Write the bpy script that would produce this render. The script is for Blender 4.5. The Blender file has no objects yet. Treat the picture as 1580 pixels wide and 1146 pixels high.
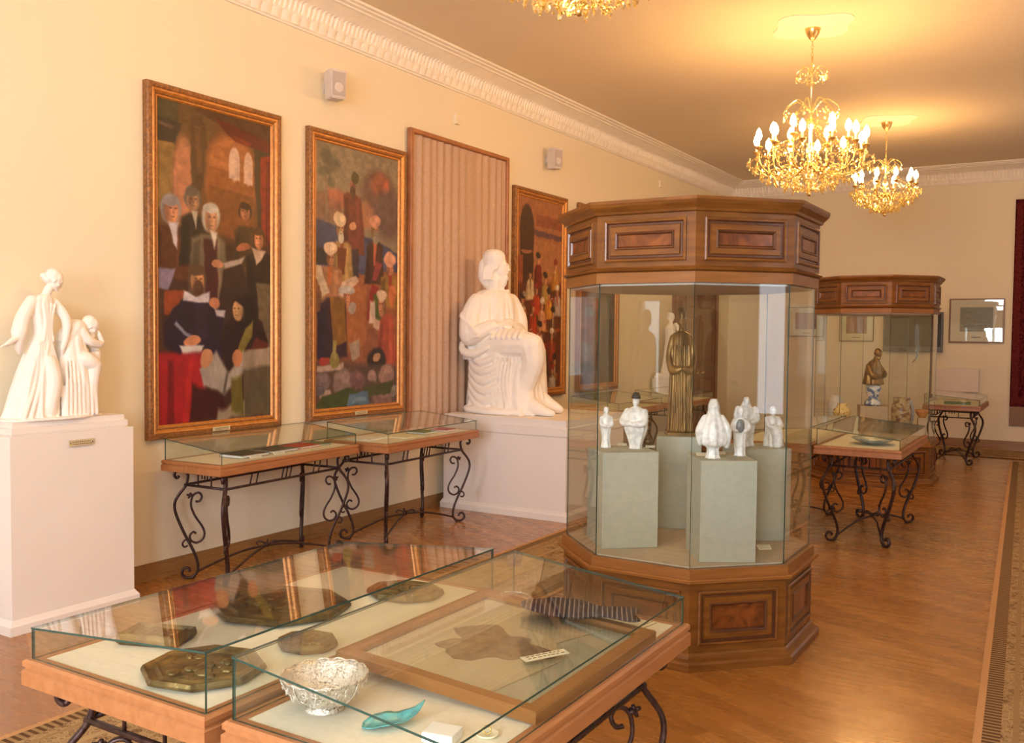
import bpy, bmesh, math, random
import numpy as np
from mathutils import Vector, Matrix
random.seed(7)
SC = bpy.context.scene
COL = SC.collection
PI = math.pi
# ------------------------------------------------------------ camera
FPX, PITCH, ROLL, YAW = 1436.99, .0417, -.0100, .547
CAMZ = 1.65
def make_camera():
    cy, sy = math.cos(YAW), math.sin(YAW)
    fw = Vector((-sy*math.cos(PITCH), cy*math.cos(PITCH), -math.sin(PITCH)))
    r = Vector((cy, sy, 0)); u = r.cross(fw)
    c, s = math.cos(ROLL), math.sin(ROLL)
    r2 = c*r - s*u; u2 = s*r + c*u
    cam = bpy.data.cameras.new('camera'); o = bpy.data.objects.new('camera', cam); COL.objects.link(o)
    cam.sensor_width = 36; cam.lens = FPX/1580*36; cam.clip_start = .02; cam.clip_end = 200
    m = Matrix((r2, u2, -fw)).transposed().to_4x4(); m.translation = Vector((0, 0, CAMZ))
    o.matrix_world = m
    SC.camera = o
make_camera()
# ------------------------------------------------------------ view, world, daylight
SC.view_settings.view_transform = 'Standard'; SC.view_settings.look = 'None'
SC.view_settings.exposure = 0.67; SC.view_settings.gamma = 1.0
SC.view_settings.use_curve_mapping = False
SC.cycles.use_denoising = True
SC.cycles.max_bounces = 10; SC.cycles.transparent_max_bounces = 40
SC.cycles.diffuse_bounces = 5; SC.cycles.glossy_bounces = 5; SC.cycles.transmission_bounces = 8
SC.cycles.sample_clamp_indirect = 4.0; SC.cycles.sample_clamp_direct = 0
SC.cycles.caustics_reflective = False; SC.cycles.caustics_refractive = False
W = bpy.data.worlds.new('overcast_sky'); SC.world = W; W.use_nodes = True
W.node_tree.nodes['Background'].inputs[0].default_value = (.80, .90, 1, 1)
W.node_tree.nodes['Background'].inputs[1].default_value = 1.2
BULB = 118.0          # radiance of a chandelier bulb
DAY_REAR, DAY_SIDE = 195.0, (30.0, 14.0, 3.0, 2.0)
def daylight(name, loc, rot, sx, sy, power, col=(.95, .955, 1)):
    l = bpy.data.lights.new(name, 'AREA'); l.shape = 'RECTANGLE'; l.size = sx; l.size_y = sy
    l.energy = power; l.color = col
    o = bpy.data.objects.new(name, l); COL.objects.link(o); o.location = loc; o.rotation_euler = rot
XL, XR, YB, YR, ZC = -5.18, 1.35, 15.65, -2.6, 4.22
REAR_WIN = [(-2.75, -1.25), (-.4, 1.0)]
SIDE_WIN = [(-1.6, -.2), (3.0, 4.4), (7.2, 8.6), (11.4, 12.8)]
WZ0, WZ1 = .95, 3.45
for a, b in REAR_WIN:
    daylight('rear_window_daylight', ((a+b)/2, YR-.42, (WZ0+WZ1)/2), (PI/2, 0, 0), b-a, WZ1-WZ0, DAY_REAR)
for (a, b), _p in zip(SIDE_WIN, DAY_SIDE):
    daylight('side_window_daylight', (XR+.42, (a+b)/2, (WZ0+WZ1)/2), (PI/2, 0, PI/2), b-a, WZ1-WZ0, _p)

# ------------------------------------------------------------ materials
def lin(c):
    return tuple(((x/255)/12.92 if x/255 <= .04045 else ((x/255+.055)/1.055)**2.4) for x in c)
def mat(name, col=(.8, .8, .8), rough=.5, metal=0, spec=.5, coat=0):
    m = bpy.data.materials.new(name); m.use_nodes = True
    b = m.node_tree.nodes['Principled BSDF']
    b.inputs['Base Color'].default_value = (*col, 1); b.inputs['Roughness'].default_value = rough
    b.inputs['Metallic'].default_value = metal; b.inputs['Specular IOR Level'].default_value = spec
    b.inputs['Coat Weight'].default_value = coat; b.inputs['Coat Roughness'].default_value = .12
    return m
def N(m, t, **k):
    n = m.node_tree.nodes.new(t)
    for a, v in k.items(): setattr(n, a, v)
    return n
def L(m, a, b): m.node_tree.links.new(a, b)
def bsdf(m): return m.node_tree.nodes['Principled BSDF']
def ramp(m, fac, stops, interp='LINEAR'):
    r = N(m, 'ShaderNodeValToRGB'); r.color_ramp.interpolation = interp
    e = r.color_ramp.elements
    while len(e) < len(stops): e.new(.5)
    for i, (p, c) in enumerate(stops): e[i].position = p; e[i].color = (*c, 1)
    L(m, fac, r.inputs[0]); return r.outputs[0]
def coords(m, scale=(1, 1, 1), rot=(0, 0, 0), kind='Object'):
    t = N(m, 'ShaderNodeTexCoord'); mp = N(m, 'ShaderNodeMapping')
    mp.inputs['Scale'].default_value = scale; mp.inputs['Rotation'].default_value = rot
    L(m, t.outputs[kind], mp.inputs[0]); return mp.outputs[0]
def noise(m, vec, scale, detail=3, dist=0, rough=.5):
    n = N(m, 'ShaderNodeTexNoise'); n.inputs['Scale'].default_value = scale; n.inputs['Detail'].default_value = detail
    n.inputs['Distortion'].default_value = dist; n.inputs['Roughness'].default_value = rough
    L(m, vec, n.inputs['Vector']); return n.outputs['Fac']
def bump(m, h, strength=.3, dist=.01):
    b = N(m, 'ShaderNodeBump'); b.inputs['Strength'].default_value = strength; b.inputs['Distance'].default_value = dist
    L(m, h, b.inputs['Height']); L(m, b.outputs[0], bsdf(m).inputs['Normal'])
def mottled(name, c1, c2, scale=6, rough=.5, metal=0, b=.0, stretch=(1, 1, 1), coat=0, detail=4, dist=.3, lo=.35, hi=.65, spec=.5):
    m = mat(name, c1, rough, metal, spec, coat)
    f = noise(m, coords(m, stretch), scale, detail, dist)
    L(m, ramp(m, f, [(lo, c1), (hi, c2)]), bsdf(m).inputs['Base Color'])
    if b: bump(m, f, b, .01)
    return m
M = {}
M['wall'] = mottled('wall_paint', (.82, .745, .565), (.825, .75, .57), 3, .72, b=.02, spec=.25)
M['ceiling'] = mottled('ceiling_paint', (.79, .685, .52), (.80, .695, .53), 2, .8, spec=.2)
M['plaster'] = mottled('cornice_plaster', (.86, .80, .70), (.90, .84, .74), 9, .7, spec=.2)
M['white'] = mottled('white_painted_board', (.80, .76, .72), (.83, .79, .755), 2, .5, spec=.3)
M['gypsum'] = mottled('white_gypsum', (.86, .82, .76), (.90, .86, .80), 14, .6, b=.08, spec=.3)
M['porcelain'] = mottled('white_porcelain', (.72, .72, .72), (.88, .87, .86), 40, .3, b=.05, lo=.42, hi=.5)
M['rose'] = mottled('ceiling_rose_plaster', (.86, .80, .68), (.89, .83, .71), 9, .7)
M['wood'] = mottled('brown_walnut', (.150, .053, .009), (.230, .088, .015), 5, .36, spec=.35, stretch=(1, 1, 7), coat=.25)
M['wood_light'] = mottled('reddish_cherry_ledge', (.245, .098, .022), (.30, .125, .032), 4, .38, spec=.35, stretch=(1.2, 1.2, 10), coat=.2)
M['burl'] = mottled('burl_veneer', (.07, .018, .004), (.30, .092, .02), 9, .28, detail=6, dist=1.4, coat=.35, lo=.3, hi=.72)
M['groove'] = mottled('dark_moulding', (.075, .025, .01), (.13, .045, .015), 8, .35, coat=.3)
M['table_wood'] = mottled('pink_beech_frame', (.335, .135, .048), (.41, .175, .066), 5, .4, stretch=(7, 1, 7), coat=.15)
M['iron'] = mottled('dark_wrought_iron', (.035, .018, .016), (.085, .045, .038), 60, .38, metal=.55, b=.15)
M['linen'] = mottled('cream_linen', (.74, .69, .55), (.78, .73, .59), 60, .9, spec=.1)
M['felt'] = mottled('grey_green_cloth', (.45, .455, .37), (.49, .49, .40), 30, .9, spec=.1)
M['casefloor'] = mottled('beige_case_floor', (.50, .42, .31), (.55, .46, .34), 20, .85, spec=.1)
M['casetop'] = mottled('pale_case_lining', (.55, .50, .46), (.6, .55, .5), 8, .8, spec=.1)
M['baseboard'] = mottled('oak_baseboard', (.27, .135, .04), (.34, .18, .06), 6, .4, stretch=(1, 1, 12), coat=.2)
M['gilt'] = mottled('gilt_moulding', (.50, .185, .035), (.62, .27, .055), 30, .36, metal=.3)
M['frame_wood'] = mottled('carved_reddish_frame', (.17, .075, .025), (.36, .15, .04), 55, .45, b=.5, metal=.15)
M['frame_plain'] = mottled('plain_reddish_frame', (.33, .12, .045), (.42, .165, .06), 8, .45)
M['drape'] = mottled('beige_pleated_fabric', (.50, .345, .25), (.55, .385, .28), 40, .85, spec=.15, b=.05)
M['bronze'] = mottled('dark_bronze', (.13, .07, .022), (.34, .19, .06), 9, .38, metal=.65)
M['bronze_plate'] = mottled('patinated_bronze_plate', (.06, .04, .012), (.22, .15, .05), 26, .42, metal=.7, b=.6, detail=5)
M['silver'] = mottled('filigree_silver', (.25, .22, .17), (.90, .86, .78), 150, .25, metal=.75, b=.5, lo=.33, hi=.47, dist=1.5)
M['turquoise'] = mottled('turquoise_glaze', (.01, .26, .30), (.05, .44, .46), 60, .2, b=.3, coat=.5)
M['speaker'] = mottled('grey_speaker_plastic', (.62, .56, .52), (.66, .60, .56), 30, .5)
M['grille'] = mottled('grey_speaker_grille', (.42, .37, .35), (.50, .44, .42), 300, .7)
M['brass'] = mottled('brass', (.82, .56, .20), (.90, .64, .26), 20, .25, metal=.9)
M['plaque'] = mottled('pale_brass_plaque', (.62, .52, .30), (.68, .58, .36), 20, .4, metal=.2)
M['ink'] = mat('dark_ink', (.08, .05, .03), .6)
M['card'] = mottled('cream_card', (.80, .76, .55), (.84, .80, .6), 20, .7, spec=.2)
M['paper'] = mottled('white_paper', (.80, .80, .76), (.85, .85, .8), 20, .7, spec=.2)
M['blackbook'] = mottled('black_leather', (.03, .025, .022), (.055, .045, .04), 40, .4, b=.1)
M['red'] = mottled('red_cloth_binding', (.42, .04, .03), (.5, .06, .04), 40, .6)
M['green'] = mottled('green_cloth_binding', (.10, .17, .09), (.15, .24, .12), 20, .5)
M['tv'] = mat('black_glossy_screen', (.035, .03, .028), .15)
M['tvframe'] = mat('dark_grey_bezel', (.10, .10, .11), .35)
M['blue_vase'] = mottled('blue_and_white_glaze', (.10, .17, .34), (.66, .68, .70), 16, .25, coat=.3, lo=.46, hi=.52)
M['white_vase'] = mottled('grey_white_glaze', (.60, .60, .58), (.76, .75, .72), 25, .3, coat=.2)
M['jar'] = mottled('brown_patterned_glaze', (.15, .08, .035), (.42, .33, .18), 22, .35, coat=.2, lo=.42, hi=.55)
M['yellow_vase'] = mottled('cream_vase_with_dark_spots', (.35, .12, .04), (.85, .68, .30), 26, .3, coat=.2, lo=.36, hi=.42)
M['bluejar'] = mottled('pale_blue_glaze', (.32, .38, .50), (.5, .54, .62), 20, .3)
M['orange'] = mottled('orange_glaze', (.5, .18, .05), (.6, .26, .08), 20, .35)
M['dish'] = mottled('blue_grey_glaze', (.22, .27, .27), (.42, .46, .42), 22, .25, coat=.4)
M['greyd'] = mat('dark_grey_glaze', (.10, .11, .12), .3)
M['bundle_grey'] = mottled('grey_glaze', (.17, .18, .19), (.26, .27, .28), 60, .35)
M['black'] = mat('black_paint', (.02, .02, .02), .4)
M['sheer'] = mat('sheer_white_curtain', (.85, .85, .82), .9)
M['brown_curtain'] = mottled('heavy_brown_curtain', (.10, .05, .03), (.15, .08, .045), 20, .9, spec=.1)
M['door_wood'] = mottled('dark_door_wood', (.16, .065, .028), (.23, .10, .045), 4, .4, stretch=(1, 1, .15), coat=.1)
M['winframe'] = mat('white_window_paint', (.8, .8, .78), .4)
M['fringe'] = mottled('brownish_fringe', (.24, .155, .115), (.3, .2, .15), 60, .9, stretch=(12, 1, .3))
M['pale_panel'] = mottled('pale_panel_paint', (.78, .68, .56), (.81, .71, .59), 4, .5)

def glass_mat(name, tint=(.93, .975, .945), base=.045, gain=1.0):
    m = bpy.data.materials.new(name); m.use_nodes = True; nt = m.node_tree
    nt.nodes.clear()
    out = N(m, 'ShaderNodeOutputMaterial'); tr = N(m, 'ShaderNodeBsdfTransparent'); tr.inputs[0].default_value = (*tint, 1)
    gl = N(m, 'ShaderNodeBsdfGlossy'); gl.inputs['Roughness'].default_value = 0.0; gl.inputs[0].default_value = (1, 1, 1, 1)
    geo = N(m, 'ShaderNodeNewGeometry'); d = N(m, 'ShaderNodeVectorMath', operation='DOT_PRODUCT')
    L(m, geo.outputs['Normal'], d.inputs[0]); L(m, geo.outputs['Incoming'], d.inputs[1])
    a = N(m, 'ShaderNodeMath', operation='ABSOLUTE'); L(m, d.outputs['Value'], a.inputs[0])
    s = N(m, 'ShaderNodeMath', operation='SUBTRACT'); s.inputs[0].default_value = 1; L(m, a.outputs[0], s.inputs[1])
    p = N(m, 'ShaderNodeMath', operation='POWER'); L(m, s.outputs[0], p.inputs[0]); p.inputs[1].default_value = 5
    mu = N(m, 'ShaderNodeMath', operation='MULTIPLY_ADD'); L(m, p.outputs[0], mu.inputs[0]); mu.inputs[1].default_value = gain*(1-base); mu.inputs[2].default_value = base
    mx = N(m, 'ShaderNodeMixShader'); L(m, mu.outputs[0], mx.inputs[0]); L(m, tr.outputs[0], mx.inputs[1]); L(m, gl.outputs[0], mx.inputs[2])
    L(m, mx.outputs[0], out.inputs[0]); return m
M['glass'] = glass_mat('case_glass', (.965, .985, .972))
M['winglass'] = glass_mat('window_glass', (.97, .98, 1))
def crystal_mat():
    m = glass_mat('cut_crystal', (1, .93, .70), .50, 1.0)
    for n in m.node_tree.nodes:
        if n.type == 'BSDF_GLOSSY': n.inputs[0].default_value = (1, .97, .74, 1); n.inputs['Roughness'].default_value = .16
    return m
M['crystal'] = crystal_mat()
M['edge'] = mat('green_glass_edge', (.03, .07, .055), .15)
def emis(name, col, s):
    m = bpy.data.materials.new(name); m.use_nodes = True; m.node_tree.nodes.clear()
    e = N(m, 'ShaderNodeEmission'); e.inputs[0].default_value = (*col, 1); e.inputs[1].default_value = s
    o = N(m, 'ShaderNodeOutputMaterial'); L(m, e.outputs[0], o.inputs[0]); return m
M['bulb'] = emis('warm_bulb', (1, .54, .19), BULB)

def parquet_mat():
    m = mat('oak_parquet', (.4, .2, .07), .26, coat=.25)
    v = coords(m, (1, 1, 1), (0, 0, math.radians(28)))
    b = N(m, 'ShaderNodeTexBrick'); b.offset = .37
    b.inputs['Scale'].default_value = 1; b.inputs['Brick Width'].default_value = .95; b.inputs['Row Height'].default_value = .095
    b.inputs['Mortar Size'].default_value = .0012; b.inputs['Color1'].default_value = (0, 0, 0, 1); b.inputs['Color2'].default_value = (1, 1, 1, 1)
    b.inputs['Mortar'].default_value = (.25, .25, .25, 1); b.inputs['Bias'].default_value = 0
    L(m, v, b.inputs['Vector'])
    g = noise(m, coords(m, (1.0, 12, 1), (0, 0, math.radians(28))), 1.8, 3, .3)
    mx = N(m, 'ShaderNodeMixRGB'); mx.inputs[0].default_value = .38; L(m, b.outputs['Color'], mx.inputs[1]); L(m, g, mx.inputs[2])
    L(m, ramp(m, mx.outputs[0], [(.15, (.285, .118, .022)), (.5, (.345, .148, .030)), (.85, (.42, .19, .042))]), bsdf(m).inputs['Base Color'])
    L(m, ramp(m, g, [(.3, (.24, .24, .24)), (.7, (.31, .31, .31))]), bsdf(m).inputs['Roughness'])
    return m
M['parquet'] = parquet_mat()
def carpet_mat(name, w, pal):
    """runner of width w, local x across (0 at its centre): cream edge, dark dentil band, guard stripe, figured field"""
    m = mat(name, (.4, .3, .2), .95, spec=.05)
    t = N(m, 'ShaderNodeTexCoord'); sp = N(m, 'ShaderNodeSeparateXYZ'); L(m, t.outputs['Object'], sp.inputs[0])
    def ma(op, a, b=None, c=None):
        n = N(m, 'ShaderNodeMath', operation=op)
        for i, q in enumerate((a, b, c)):
            if q is None: continue
            if isinstance(q, (int, float)): n.inputs[i].default_value = q
            else: L(m, q, n.inputs[i])
        return n.outputs[0]
    e = ma('SUBTRACT', w/2, ma('ABSOLUTE', sp.outputs[0]))          # distance from the edge
    y = sp.outputs[1]
    dent = ma('GREATER_THAN', ma('SINE', ma('MULTIPLY', y, 180)), .0)
    vor = N(m, 'ShaderNodeTexVoronoi'); vor.inputs['Scale'].default_value = 34; L(m, t.outputs['Object'], vor.inputs['Vector'])
    vor2 = N(m, 'ShaderNodeTexVoronoi'); vor2.inputs['Scale'].default_value = 11; L(m, t.outputs['Object'], vor2.inputs['Vector'])
    fld = ramp(m, vor.outputs['Distance'], [(0, pal[0]), (.28, pal[1]), (.42, pal[2]), (.6, pal[0])], 'CONSTANT')
    f2 = ramp(m, vor2.outputs['Distance'], [(0, pal[2]), (.2, pal[1]), (.33, pal[0]), (.5, pal[2])], 'CONSTANT')
    mx = N(m, 'ShaderNodeMixRGB'); mx.inputs[0].default_value = .45; L(m, fld, mx.inputs[1]); L(m, f2, mx.inputs[2])
    def sel(mask, a, b):
        x = N(m, 'ShaderNodeMixRGB'); L(m, mask, x.inputs[0])
        for i, q in ((1, a), (2, b)):
            if isinstance(q, tuple): x.inputs[i].default_value = (*q, 1)
            else: L(m, q, x.inputs[i])
        return x.outputs[0]
    dcol = sel(dent, pal[1], pal[0])
    c = mx.outputs[0]
    stripe = ma('LESS_THAN', ma('ABSOLUTE', ma('SUBTRACT', e, .155)), .012); c = sel(stripe, c, pal[0])
    stripe = ma('LESS_THAN', ma('ABSOLUTE', ma('SUBTRACT', e, .30)), .014); c = sel(stripe, c, pal[2])
    c = sel(ma('LESS_THAN', e, .10), c, dcol)
    c = sel(ma('LESS_THAN', e, .032), c, pal[4])
    L(m, c, bsdf(m).inputs['Base Color'])
    bump(m, vor.outputs['Distance'], .4, .004)
    return m
PAL = [(.30, .20, .10), (.11, .06, .03), (.40, .28, .145), (.075, .045, .03), (.50, .29, .14)]

# ------------------------------------------------------------ object helpers
def link(o, parent=None):
    COL.objects.link(o)
    if parent: o.parent = parent
    return o
def tag(o, label, cat, group=None, kind=None):
    if label: o['label'] = label
    if cat: o['category'] = cat
    if group: o['group'] = group
    if kind: o['kind'] = kind
    return o
def thing(name, label, cat, loc=(0, 0, 0), rz=0, group=None):
    o = bpy.data.objects.new(name, None); COL.objects.link(o); o.empty_display_size = .1
    o.location = loc; o.rotation_euler = (0, 0, rz)
    return tag(o, label, cat, group)
def obj(name, bm, mats, parent=None, smooth=False, loc=None, rz=0):
    me = bpy.data.meshes.new(name)
    bmesh.ops.recalc_face_normals(bm, faces=bm.faces[:])
    bm.to_mesh(me); bm.free()
    for k in (mats if isinstance(mats, (list, tuple)) else [mats]): me.materials.append(M[k] if isinstance(k, str) else k)
    if smooth:
        for p in me.polygons: p.use_smooth = True
    o = bpy.data.objects.new(name, me); link(o, parent)
    if loc: o.location = loc
    if rz: o.rotation_euler = (0, 0, rz)
    return o
def struct(name, bm, mats, smooth=False):
    o = obj(name, bm, mats, smooth=smooth); o['kind'] = 'structure'; return o
def dup(root, loc, rz=0, label=None, scale=None, group=None, cat=None):
    r = root.copy(); COL.objects.link(r); r.location = loc; r.rotation_euler = (0, 0, rz)
    if label: r['label'] = label
    if group: r['group'] = group
    if scale: r.scale = scale
    for ch in list(root.children):
        c = ch.copy(); COL.objects.link(c); c.parent = r
        for g in list(ch.children):
            d = g.copy(); COL.objects.link(d); d.parent = c
    return r
def B(): return bmesh.new()
def box(bm, x0, x1, y0, y1, z0, z1, mi=0, bev=0, mtx=None):
    v = [bm.verts.new((x, y, z)) for z in (z0, z1) for y in (y0, y1) for x in (x0, x1)]
    fs = []
    for q in ((0, 2, 3, 1), (4, 5, 7, 6), (0, 1, 5, 4), (2, 6, 7, 3), (0, 4, 6, 2), (1, 3, 7, 5)):
        f = bm.faces.new([v[i] for i in q]); f.material_index = mi; fs.append(f)
    if bev:
        es = list({e for f in fs for e in f.edges})
        r = bmesh.ops.bevel(bm, geom=es, offset=bev, segments=2, affect='EDGES', profile=.6)
        v = list({w for f in r['faces'] for w in f.verts} | {w for w in v if w.is_valid})
    if mtx is not None:
        for w in v: w.co = mtx @ w.co
    return v
def rings(bm, rs, mi=0, cap=True, closed=False):
    """rs: list of rings, each a list of points with equal counts"""
    V = [[bm.verts.new(p) for p in r] for r in rs]
    n = len(V[0]); K = len(V)
    for i in range(K if closed else K-1):
        a, b = V[i], V[(i+1) % K]
        for j in range(n):
            f = bm.faces.new((a[j], a[(j+1) % n], b[(j+1) % n], b[j])); f.material_index = mi
    if cap and not closed:
        f = bm.faces.new(V[0][::-1]); f.material_index = mi
        f = bm.faces.new(V[-1]); f.material_index = mi
    return V
def smoothpath(pts, k=6, closed=False):
    P = [Vector(p) for p in pts]; out = []
    n = len(P)
    for i in range(n-1):
        p0, p1, p2, p3 = P[max(i-1, 0)], P[i], P[i+1], P[min(i+2, n-1)]
        for s in range(k):
            t = s/k
            out.append(.5*((2*p1)+(-p0+p2)*t+(2*p0-5*p1+4*p2-p3)*t*t+(-p0+3*p1-3*p2+p3)*t**3))
    out.append(P[-1]); return out
def tube(bm, pts, r, n=8, mi=0, flat=1.0, up=None, round_ends=False):
    P = [Vector(p) for p in pts]; K = len(P)
    R = r if isinstance(r, (list, tuple)) else [r]*K
    if len(R) != K:
        R = [R[min(int(i/(K-1)*(len(R)-1)), len(R)-2)]*(1-((i/(K-1)*(len(R)-1)) % 1 if i < K-1 else 1)) +
             R[min(int(i/(K-1)*(len(R)-1)), len(R)-2)+1]*((i/(K-1)*(len(R)-1)) % 1 if i < K-1 else 1) for i in range(K)]
    rs = []; nrm = None
    for i in range(K):
        t = (P[min(i+1, K-1)]-P[max(i-1, 0)]).normalized()
        if nrm is None:
            a = Vector(up) if up else (Vector((0, 0, 1)) if abs(t.z) < .9 else Vector((1, 0, 0)))
            nrm = (a-t*a.dot(t)).normalized()
        else:
            nrm = nrm-t*nrm.dot(t)
            nrm = nrm.normalized() if nrm.length > 1e-6 else t.orthogonal().normalized()
        bn = t.cross(nrm)
        rs.append((P[i], t, nrm, bn, R[i]))
    out = []
    if round_ends:
        p, t, a, b, q = rs[0]
        for s in (.9, .6): out.append([p-t*q*s+(a*math.cos(h)+b*flat*math.sin(h))*q*math.sqrt(1-s*s) for h in [2*PI*j/n for j in range(n)]])
    for p, t, a, b, q in rs:
        out.append([p+(a*math.cos(h)+b*flat*math.sin(h))*q for h in [2*PI*(j+.5)/n for j in range(n)]] if not round_ends else
                   [p+(a*math.cos(h)+b*flat*math.sin(h))*q for h in [2*PI*j/n for j in range(n)]])
    if round_ends:
        p, t, a, b, q = rs[-1]
        for s in (.6, .9): out.append([p+t*q*s+(a*math.cos(h)+b*flat*math.sin(h))*q*math.sqrt(1-s*s) for h in [2*PI*j/n for j in range(n)]])
    rings(bm, out, mi)
def lathe(bm, prof, n=24, mi=0, c=(0, 0, 0), fn=None):
    rs = []
    for r, z in prof:
        rs.append([(c[0]+max(r, 1e-4)*(fn(2*PI*j/n, z) if fn else 1)*math.cos(2*PI*j/n), c[1]+max(r, 1e-4)*(fn(2*PI*j/n, z) if fn else 1)*math.sin(2*PI*j/n), c[2]+z) for j in range(n)])
    rings(bm, rs, mi)
def ellip(bm, c, r, n=14, m=9, rot=None):
    rs = []
    for i in range(1, m):
        a = PI*i/m
        rs.append([Vector((r[0]*math.sin(a)*math.cos(2*PI*j/n), r[1]*math.sin(a)*math.sin(2*PI*j/n), -r[2]*math.cos(a))) for j in range(n)])
    if rot: rs = [[rot @ p for p in q] for q in rs]
    rings(bm, [[p+Vector(c) for p in q] for q in rs])
def ngon(R, z, n=8, c=(0, 0), a0=math.radians(-67.5)):
    return [(c[0]+R*math.cos(a0+2*PI*i/n), c[1]+R*math.sin(a0+2*PI*i/n), z) for i in range(n)]
def octa(bm, prof, mi=0):                      # closed octagonal solid from (R, z) profile
    rings(bm, [ngon(R, z) for R, z in prof], mi)
def profile_rect(bm, hw, hh, steps, mi=0, org=(0, 0, 0), ux=(1, 0, 0), uz=(0, 0, 1), un=(0, -1, 0), cap=False):
    """rectangular moulding: steps = (inset, depth) rings"""
    o, a, b, c = Vector(org), Vector(ux), Vector(uz), Vector(un); rs = []
    for s, d in steps:
        rs.append([o+a*(sx*(hw-s))+b*(sz*(hh-s))+c*d for sx, sz in ((-1, -1), (1, -1), (1, 1), (-1, 1))])
    V = [[bm.verts.new(p) for p in r] for r in rs]
    for i in range(len(V)-1):
        for j in range(4):
            f = bm.faces.new((V[i][j], V[i][(j+1) % 4], V[i+1][(j+1) % 4], V[i+1][j])); f.material_index = mi
    if cap:
        f = bm.faces.new(V[-1]); f.material_index = mi

# ------------------------------------------------------------ the room
bm = B(); box(bm, XL-.2, XR+.2, YR-.2, YB+.2, -.08, 0); struct('floor', bm, 'parquet')
bm = B(); box(bm, XL-.2, XR+.2, YR-.2, YB+.2, ZC, ZC+.1); struct('ceiling', bm, 'ceiling')
bm = B(); box(bm, XL-.2, XL, YR-.2, YB+.2, 0, ZC); struct('wall_left', bm, 'wall')
bm = B(); box(bm, XL, XR+.2, YB, YB+.2, 0, ZC); struct('wall_back', bm, 'wall')
def wall_open(name, a0, a1, wins, f):
    bm = B(); e = [a0]
    for a, b in wins: e += [a, b]
    e.append(a1)
    for i in range(len(e)-1):
        if i % 2 == 0: f(bm, e[i], e[i+1], 0, ZC)
        else: f(bm, e[i], e[i+1], 0, WZ0); f(bm, e[i], e[i+1], WZ1, ZC)
    struct(name, bm, 'wall')
wall_open('wall_right', YR-.2, YB, SIDE_WIN, lambda bm, a, b, z0, z1: box(bm, XR, XR+.25, a, b, z0, z1))
wall_open('wall_rear', XL, XR, REAR_WIN, lambda bm, a, b, z0, z1: box(bm, a, b, YR-.25, YR, z0, z1))
def window(n, a, b, side):
    w = b-a; zc = (WZ0+WZ1)/2; h = WZ1-WZ0
    bm = B()
    for x0, x1, z0, z1 in ((-w/2, -w/2+.07, WZ0, WZ1), (w/2-.07, w/2, WZ0, WZ1), (-w/2+.07, w/2-.07, WZ0, WZ0+.07), (-w/2+.07, w/2-.07, WZ1-.07, WZ1), (-.03, .03, WZ0+.07, WZ1-.07), (-w/2+.07, -.03, zc+.45, zc+.5), (.03, w/2-.07, zc+.45, zc+.5)):
        box(bm, x0, x1, -.03, .03, z0, z1)
    fr = struct('window_%d' % n, bm, 'winframe')
    bm = B(); box(bm, -w/2+.05, w/2-.05, -.004, .004, WZ0+.05, WZ1-.05); g = obj('pane', bm, 'winglass', fr)
    if side: fr.location = (XR+.15, (a+b)/2, 0); fr.rotation_euler = (0, 0, PI/2)
    else: fr.location = ((a+b)/2, YR-.15, 0)
for i, (a, b) in enumerate(REAR_WIN): window(i+1, a, b, False)
for i, (a, b) in enumerate(SIDE_WIN): window(i+3, a, b, True)
def curtain_mesh(w, h, amp, per, seed, n=None, sag=0):
    rnd = random.Random(seed); n = n or int(w/per*10); bm = B(); cols = []
    ph = [rnd.uniform(.6, 1.35) for _ in range(int(w/per)+3)]
    for i in range(n+1):
        x = -w/2+w*i/n; k = (x+w/2)/per; a = ph[int(k)]*(1-k % 1)+ph[int(k)+1]*(k % 1)
        cols.append((x, a*k))
    Z = 12; V = []
    for j in range(Z+1):
        t = j/Z; row = []
        for i, (x, q) in enumerate(cols):
            k = (x+w/2)/per
            y = amp*(math.sin(2*PI*k*1.0+1.3*math.sin(k*.7+seed))*(.75+.25*math.sin(k*2.3)))*(.55+.45*t) + amp*.3*math.sin(5*k+t*2)
            row.append(bm.verts.new((x, y, h*(1-t))))
        V.append(row)
    for j in range(Z):
        for i in range(n): bm.faces.new((V[j][i], V[j+1][i], V[j+1][i+1], V[j][i+1]))
    return bm
# heavy brown curtains drawn to the sides of the windows
for s, w_, lb in ((3.16, 1.30, 'wide brown curtain left of the bright window gap mirrored in the large showcase'), (4.43, .84, 'narrow brown curtain right of the bright window gap mirrored in the large showcase')):
    o = obj('window_curtain', curtain_mesh(w_, 3.6, .05, .13, int(s)), 'brown_curtain', smooth=True, loc=(XR-.12, s, .12), rz=PI/2)
    tag(o, lb, 'curtain', 'brown window curtains on the right-hand wall')

# cornices: fluted upper band, leaf band, cove and fillets
def cornice(name, length, M3):
    prof = [(0.0, 0.0), (.018, .0), (.022, .012), (.03, .018), (.035, .05), (.045, .075), (.055, .085), (.06, .12), (.075, .165), (.09, .175), (.105, .18), (.15, .20), (.21, .222), (.235, .225), (.24, .235), (.275, .24), (.28, .25), (.31, .252), (.315, .26), (.315, .275)]
    bm = B(); step = .0125; n = int(length/step); V = []
    for i in range(n+1):
        y = length*i/n; row = []
        for k, (d, z) in enumerate(prof):
            dd = d
            if 7 <= k <= 9: dd += .009*(1 if math.sin(2*PI*y/.05) > 0 else -.6)
            if 3 <= k <= 6: dd += .012*math.sin(PI*((y/.1) % 1))*(1 if k < 6 else .5)*(.4+.6*math.sin(PI*(k-2.5)/4))
            row.append(bm.verts.new(M3 @ Vector((dd, y, z))))
        V.append(row)
    for i in range(n):
        for k in range(len(prof)-1): bm.faces.new((V[i][k], V[i+1][k], V[i+1][k+1], V[i][k+1]))
    return struct(name, bm, 'plaster')
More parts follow.
